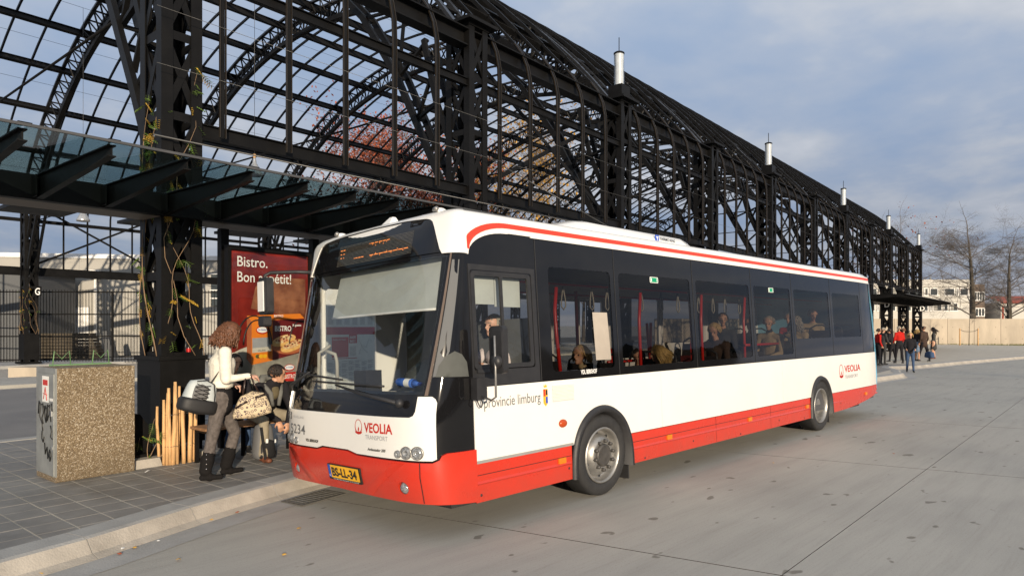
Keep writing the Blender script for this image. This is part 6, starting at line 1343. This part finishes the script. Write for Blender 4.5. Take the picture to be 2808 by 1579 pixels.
mn2, _ = far('man in a brown coat walking away with a dark bag', 2534, 990, 31.4, away+.3, dict(top='brown_coat', legs='black_coat', shoes='shoe_black', tail='brown_coat', hip='brown_coat'), ('hair_dark', .03, 60, 4), stand(.22, 0), .93)
far('woman with long dark hair in a dark coat and skirt, rightmost of the waiting people', 2560, 981, 33.6, rr0+2.6, dict(top='grey_coat', legs='skin', shoes='shoe_brown', skirt='grey_coat', hip='grey_coat'), ('hair_dark', .30, 120, 5), stand(.05, .2), .90)
far('person in shorts and a dark top standing between the others', 2515, 988, 31.6, rr0+.5, dict(top='black_coat', legs='skin', shoes='shoe_black', hip='denim_light', skirt='denim_light'), ('hair_blond', .15, 80, 6), stand(.05, .6), .85)
far('person in dark clothes bending towards a bag under the far canopy', 2448, 991, 31, away+.6, dict(top='black_coat', legs='black_coat', shoes='shoe_black'), ('hair_dark', .08, 60, 7), stand(.1, .5, .15), .87)
far('person in a red top half hidden by the rear corner of the bus', 2408, 1002, 28.2, rr0, dict(top='red_coat', legs='black_coat', shoes='shoe_black'), ('hair_dark', .05, 60, 8), stand(), .88)
far('person in a brown jacket in the middle of the waiting group', 2478, 990, 32, rr0+.9, dict(top='brown_coat', legs='grey_coat', shoes='shoe_black'), ('hair_brown', .06, 60, 9), stand(0, .4), .88)
p = at(2549, 980, 31.2); t = thing('travel_bag', 'dark blue travel bag carried by the man in the brown coat', 'bag', (p.x, p.y, .32), away)
obj('bag_body', pillow(MB(), (0,0,.14), .30, .14, .16), 'blue_jeans', t); obj('handle', MB().tube([(-.1,0,.28),(-.05,0,.42),(.05,0,.42),(.1,0,.28)], .012, 5), 'bag_black', t)
# passengers and driver
def rider(label, hx, hy, hz, yaw, C_, hair, hl=(1,0,0), H_=.95, vox=.014, glasses=False, J=None):
    J = J or sit(.03); c, s = cos(yaw), sin(yaw); h = Vector(J['head'])*H_
    b = Matrix.Rotation(BR, 3, 'X') @ Vector((hx, hy, hz)); loc = (b.x-(h.x*c-h.y*s), b.y-(h.x*s+h.y*c), b.z-h.z)
    t, P = person(label, loc, yaw, J, C_, vox, hair, hl, H_=H_)
    if glasses: obj('glasses', MB().tube([P(.10,-.035,.008), P(.105,0,.012), P(.10,.035,.008)], .0035, 4).tube([P(.10,-.055,.01), P(0,-.085,.015)], .0035, 4).tube([P(.10,.055,.01), P(0,.085,.015)], .0035, 4), 'chrome', t)
    return t
FR = pi
J = sit(.05, arms=.6); J['wl'] = (.42,.15,.82); J['wr'] = (.42,-.15,.82); J['el'] = (.22,.24,.72); J['er'] = (.22,-.24,.72)
rider('bald bus driver in a pale striped shirt at the wheel', 1.45, .62, 1.84, FR, dict(top='pinstripe', legs='grey_coat', shoes='shoe_black', skin='skin_pale'), ('hair_grey', .012, 40, 33), J=J, H_=1.0)
rider('woman with short blond hair sitting by the first window, facing forward', 2.52, .34, 1.50, FR, dict(top='black_coat', legs='black_coat', shoes='shoe_black', collar='tan_coat'), ('hair_blond', .10, 420, 21), vox=.012)
rider('passenger with dark hair resting the face on a hand, second window', 4.45, .88, 1.42, FR, dict(top='black_coat', legs='black_coat', shoes='shoe_black'), ('hair_dark', .08, 260, 22), (.8, .6, -.3))
rider('passenger with a straight blond bob seen from behind, second window', 4.28, .45, 1.47, FR, dict(top='black_coat', legs='black_coat', shoes='shoe_black'), ('hair_blond', .20, 700, 23), (.6, -.8, -.2))
rider('woman with short pale hair in a dark coat looking down, third window', 5.84, .45, 1.76, FR, dict(top='brown_coat', legs='black_coat', shoes='shoe_black'), ('hair_blond', .05, 320, 24), (1, .1, -.5))
tcap = rider('man in a dark cap and jacket sitting behind the red pole, third window', 7.03, .92, 1.95, FR+.3, dict(top='grey_coat', legs='black_coat', shoes='shoe_black'), ('hair_dark', .02, 200, 25), (1, .3, 0))
rider('elderly man with glasses in a beige coat at the fourth window', 7.73, .45, 1.87, FR, dict(top='tan_coat', legs='brown_coat', shoes='shoe_black', collar='black_coat'), ('hair_grey', .02, 200, 26), (1, .15, -.15), 1.0, .012, True)
rider('passenger half hidden beyond the elderly man with glasses', 8.10, .95, 1.88, FR, dict(top='black_coat', legs='black_coat', shoes='shoe_black'), ('hair_brown', .05, 160, 27))
rider('passenger with long wavy fair hair in a tan coat at the fifth window', 8.84, .45, 1.88, FR, dict(top='tan_coat', legs='black_coat', shoes='shoe_black'), ('hair_grey', .24, 380, 28, True), (1, .1, 0))
rider('passenger in a red scarf beyond the wavy haired one', 9.75, .92, 1.98, FR, dict(top='red_coat', legs='black_coat', shoes='shoe_black'), ('hair_grey', .03, 160, 29))
rider('man leaning his head sideways in the rear of the bus', 10.1, .60, 2.04, FR+.5, dict(top='tan_coat', legs='black_coat', shoes='shoe_black'), ('hair_dark', .03, 200, 30), (1, .3, -.3))
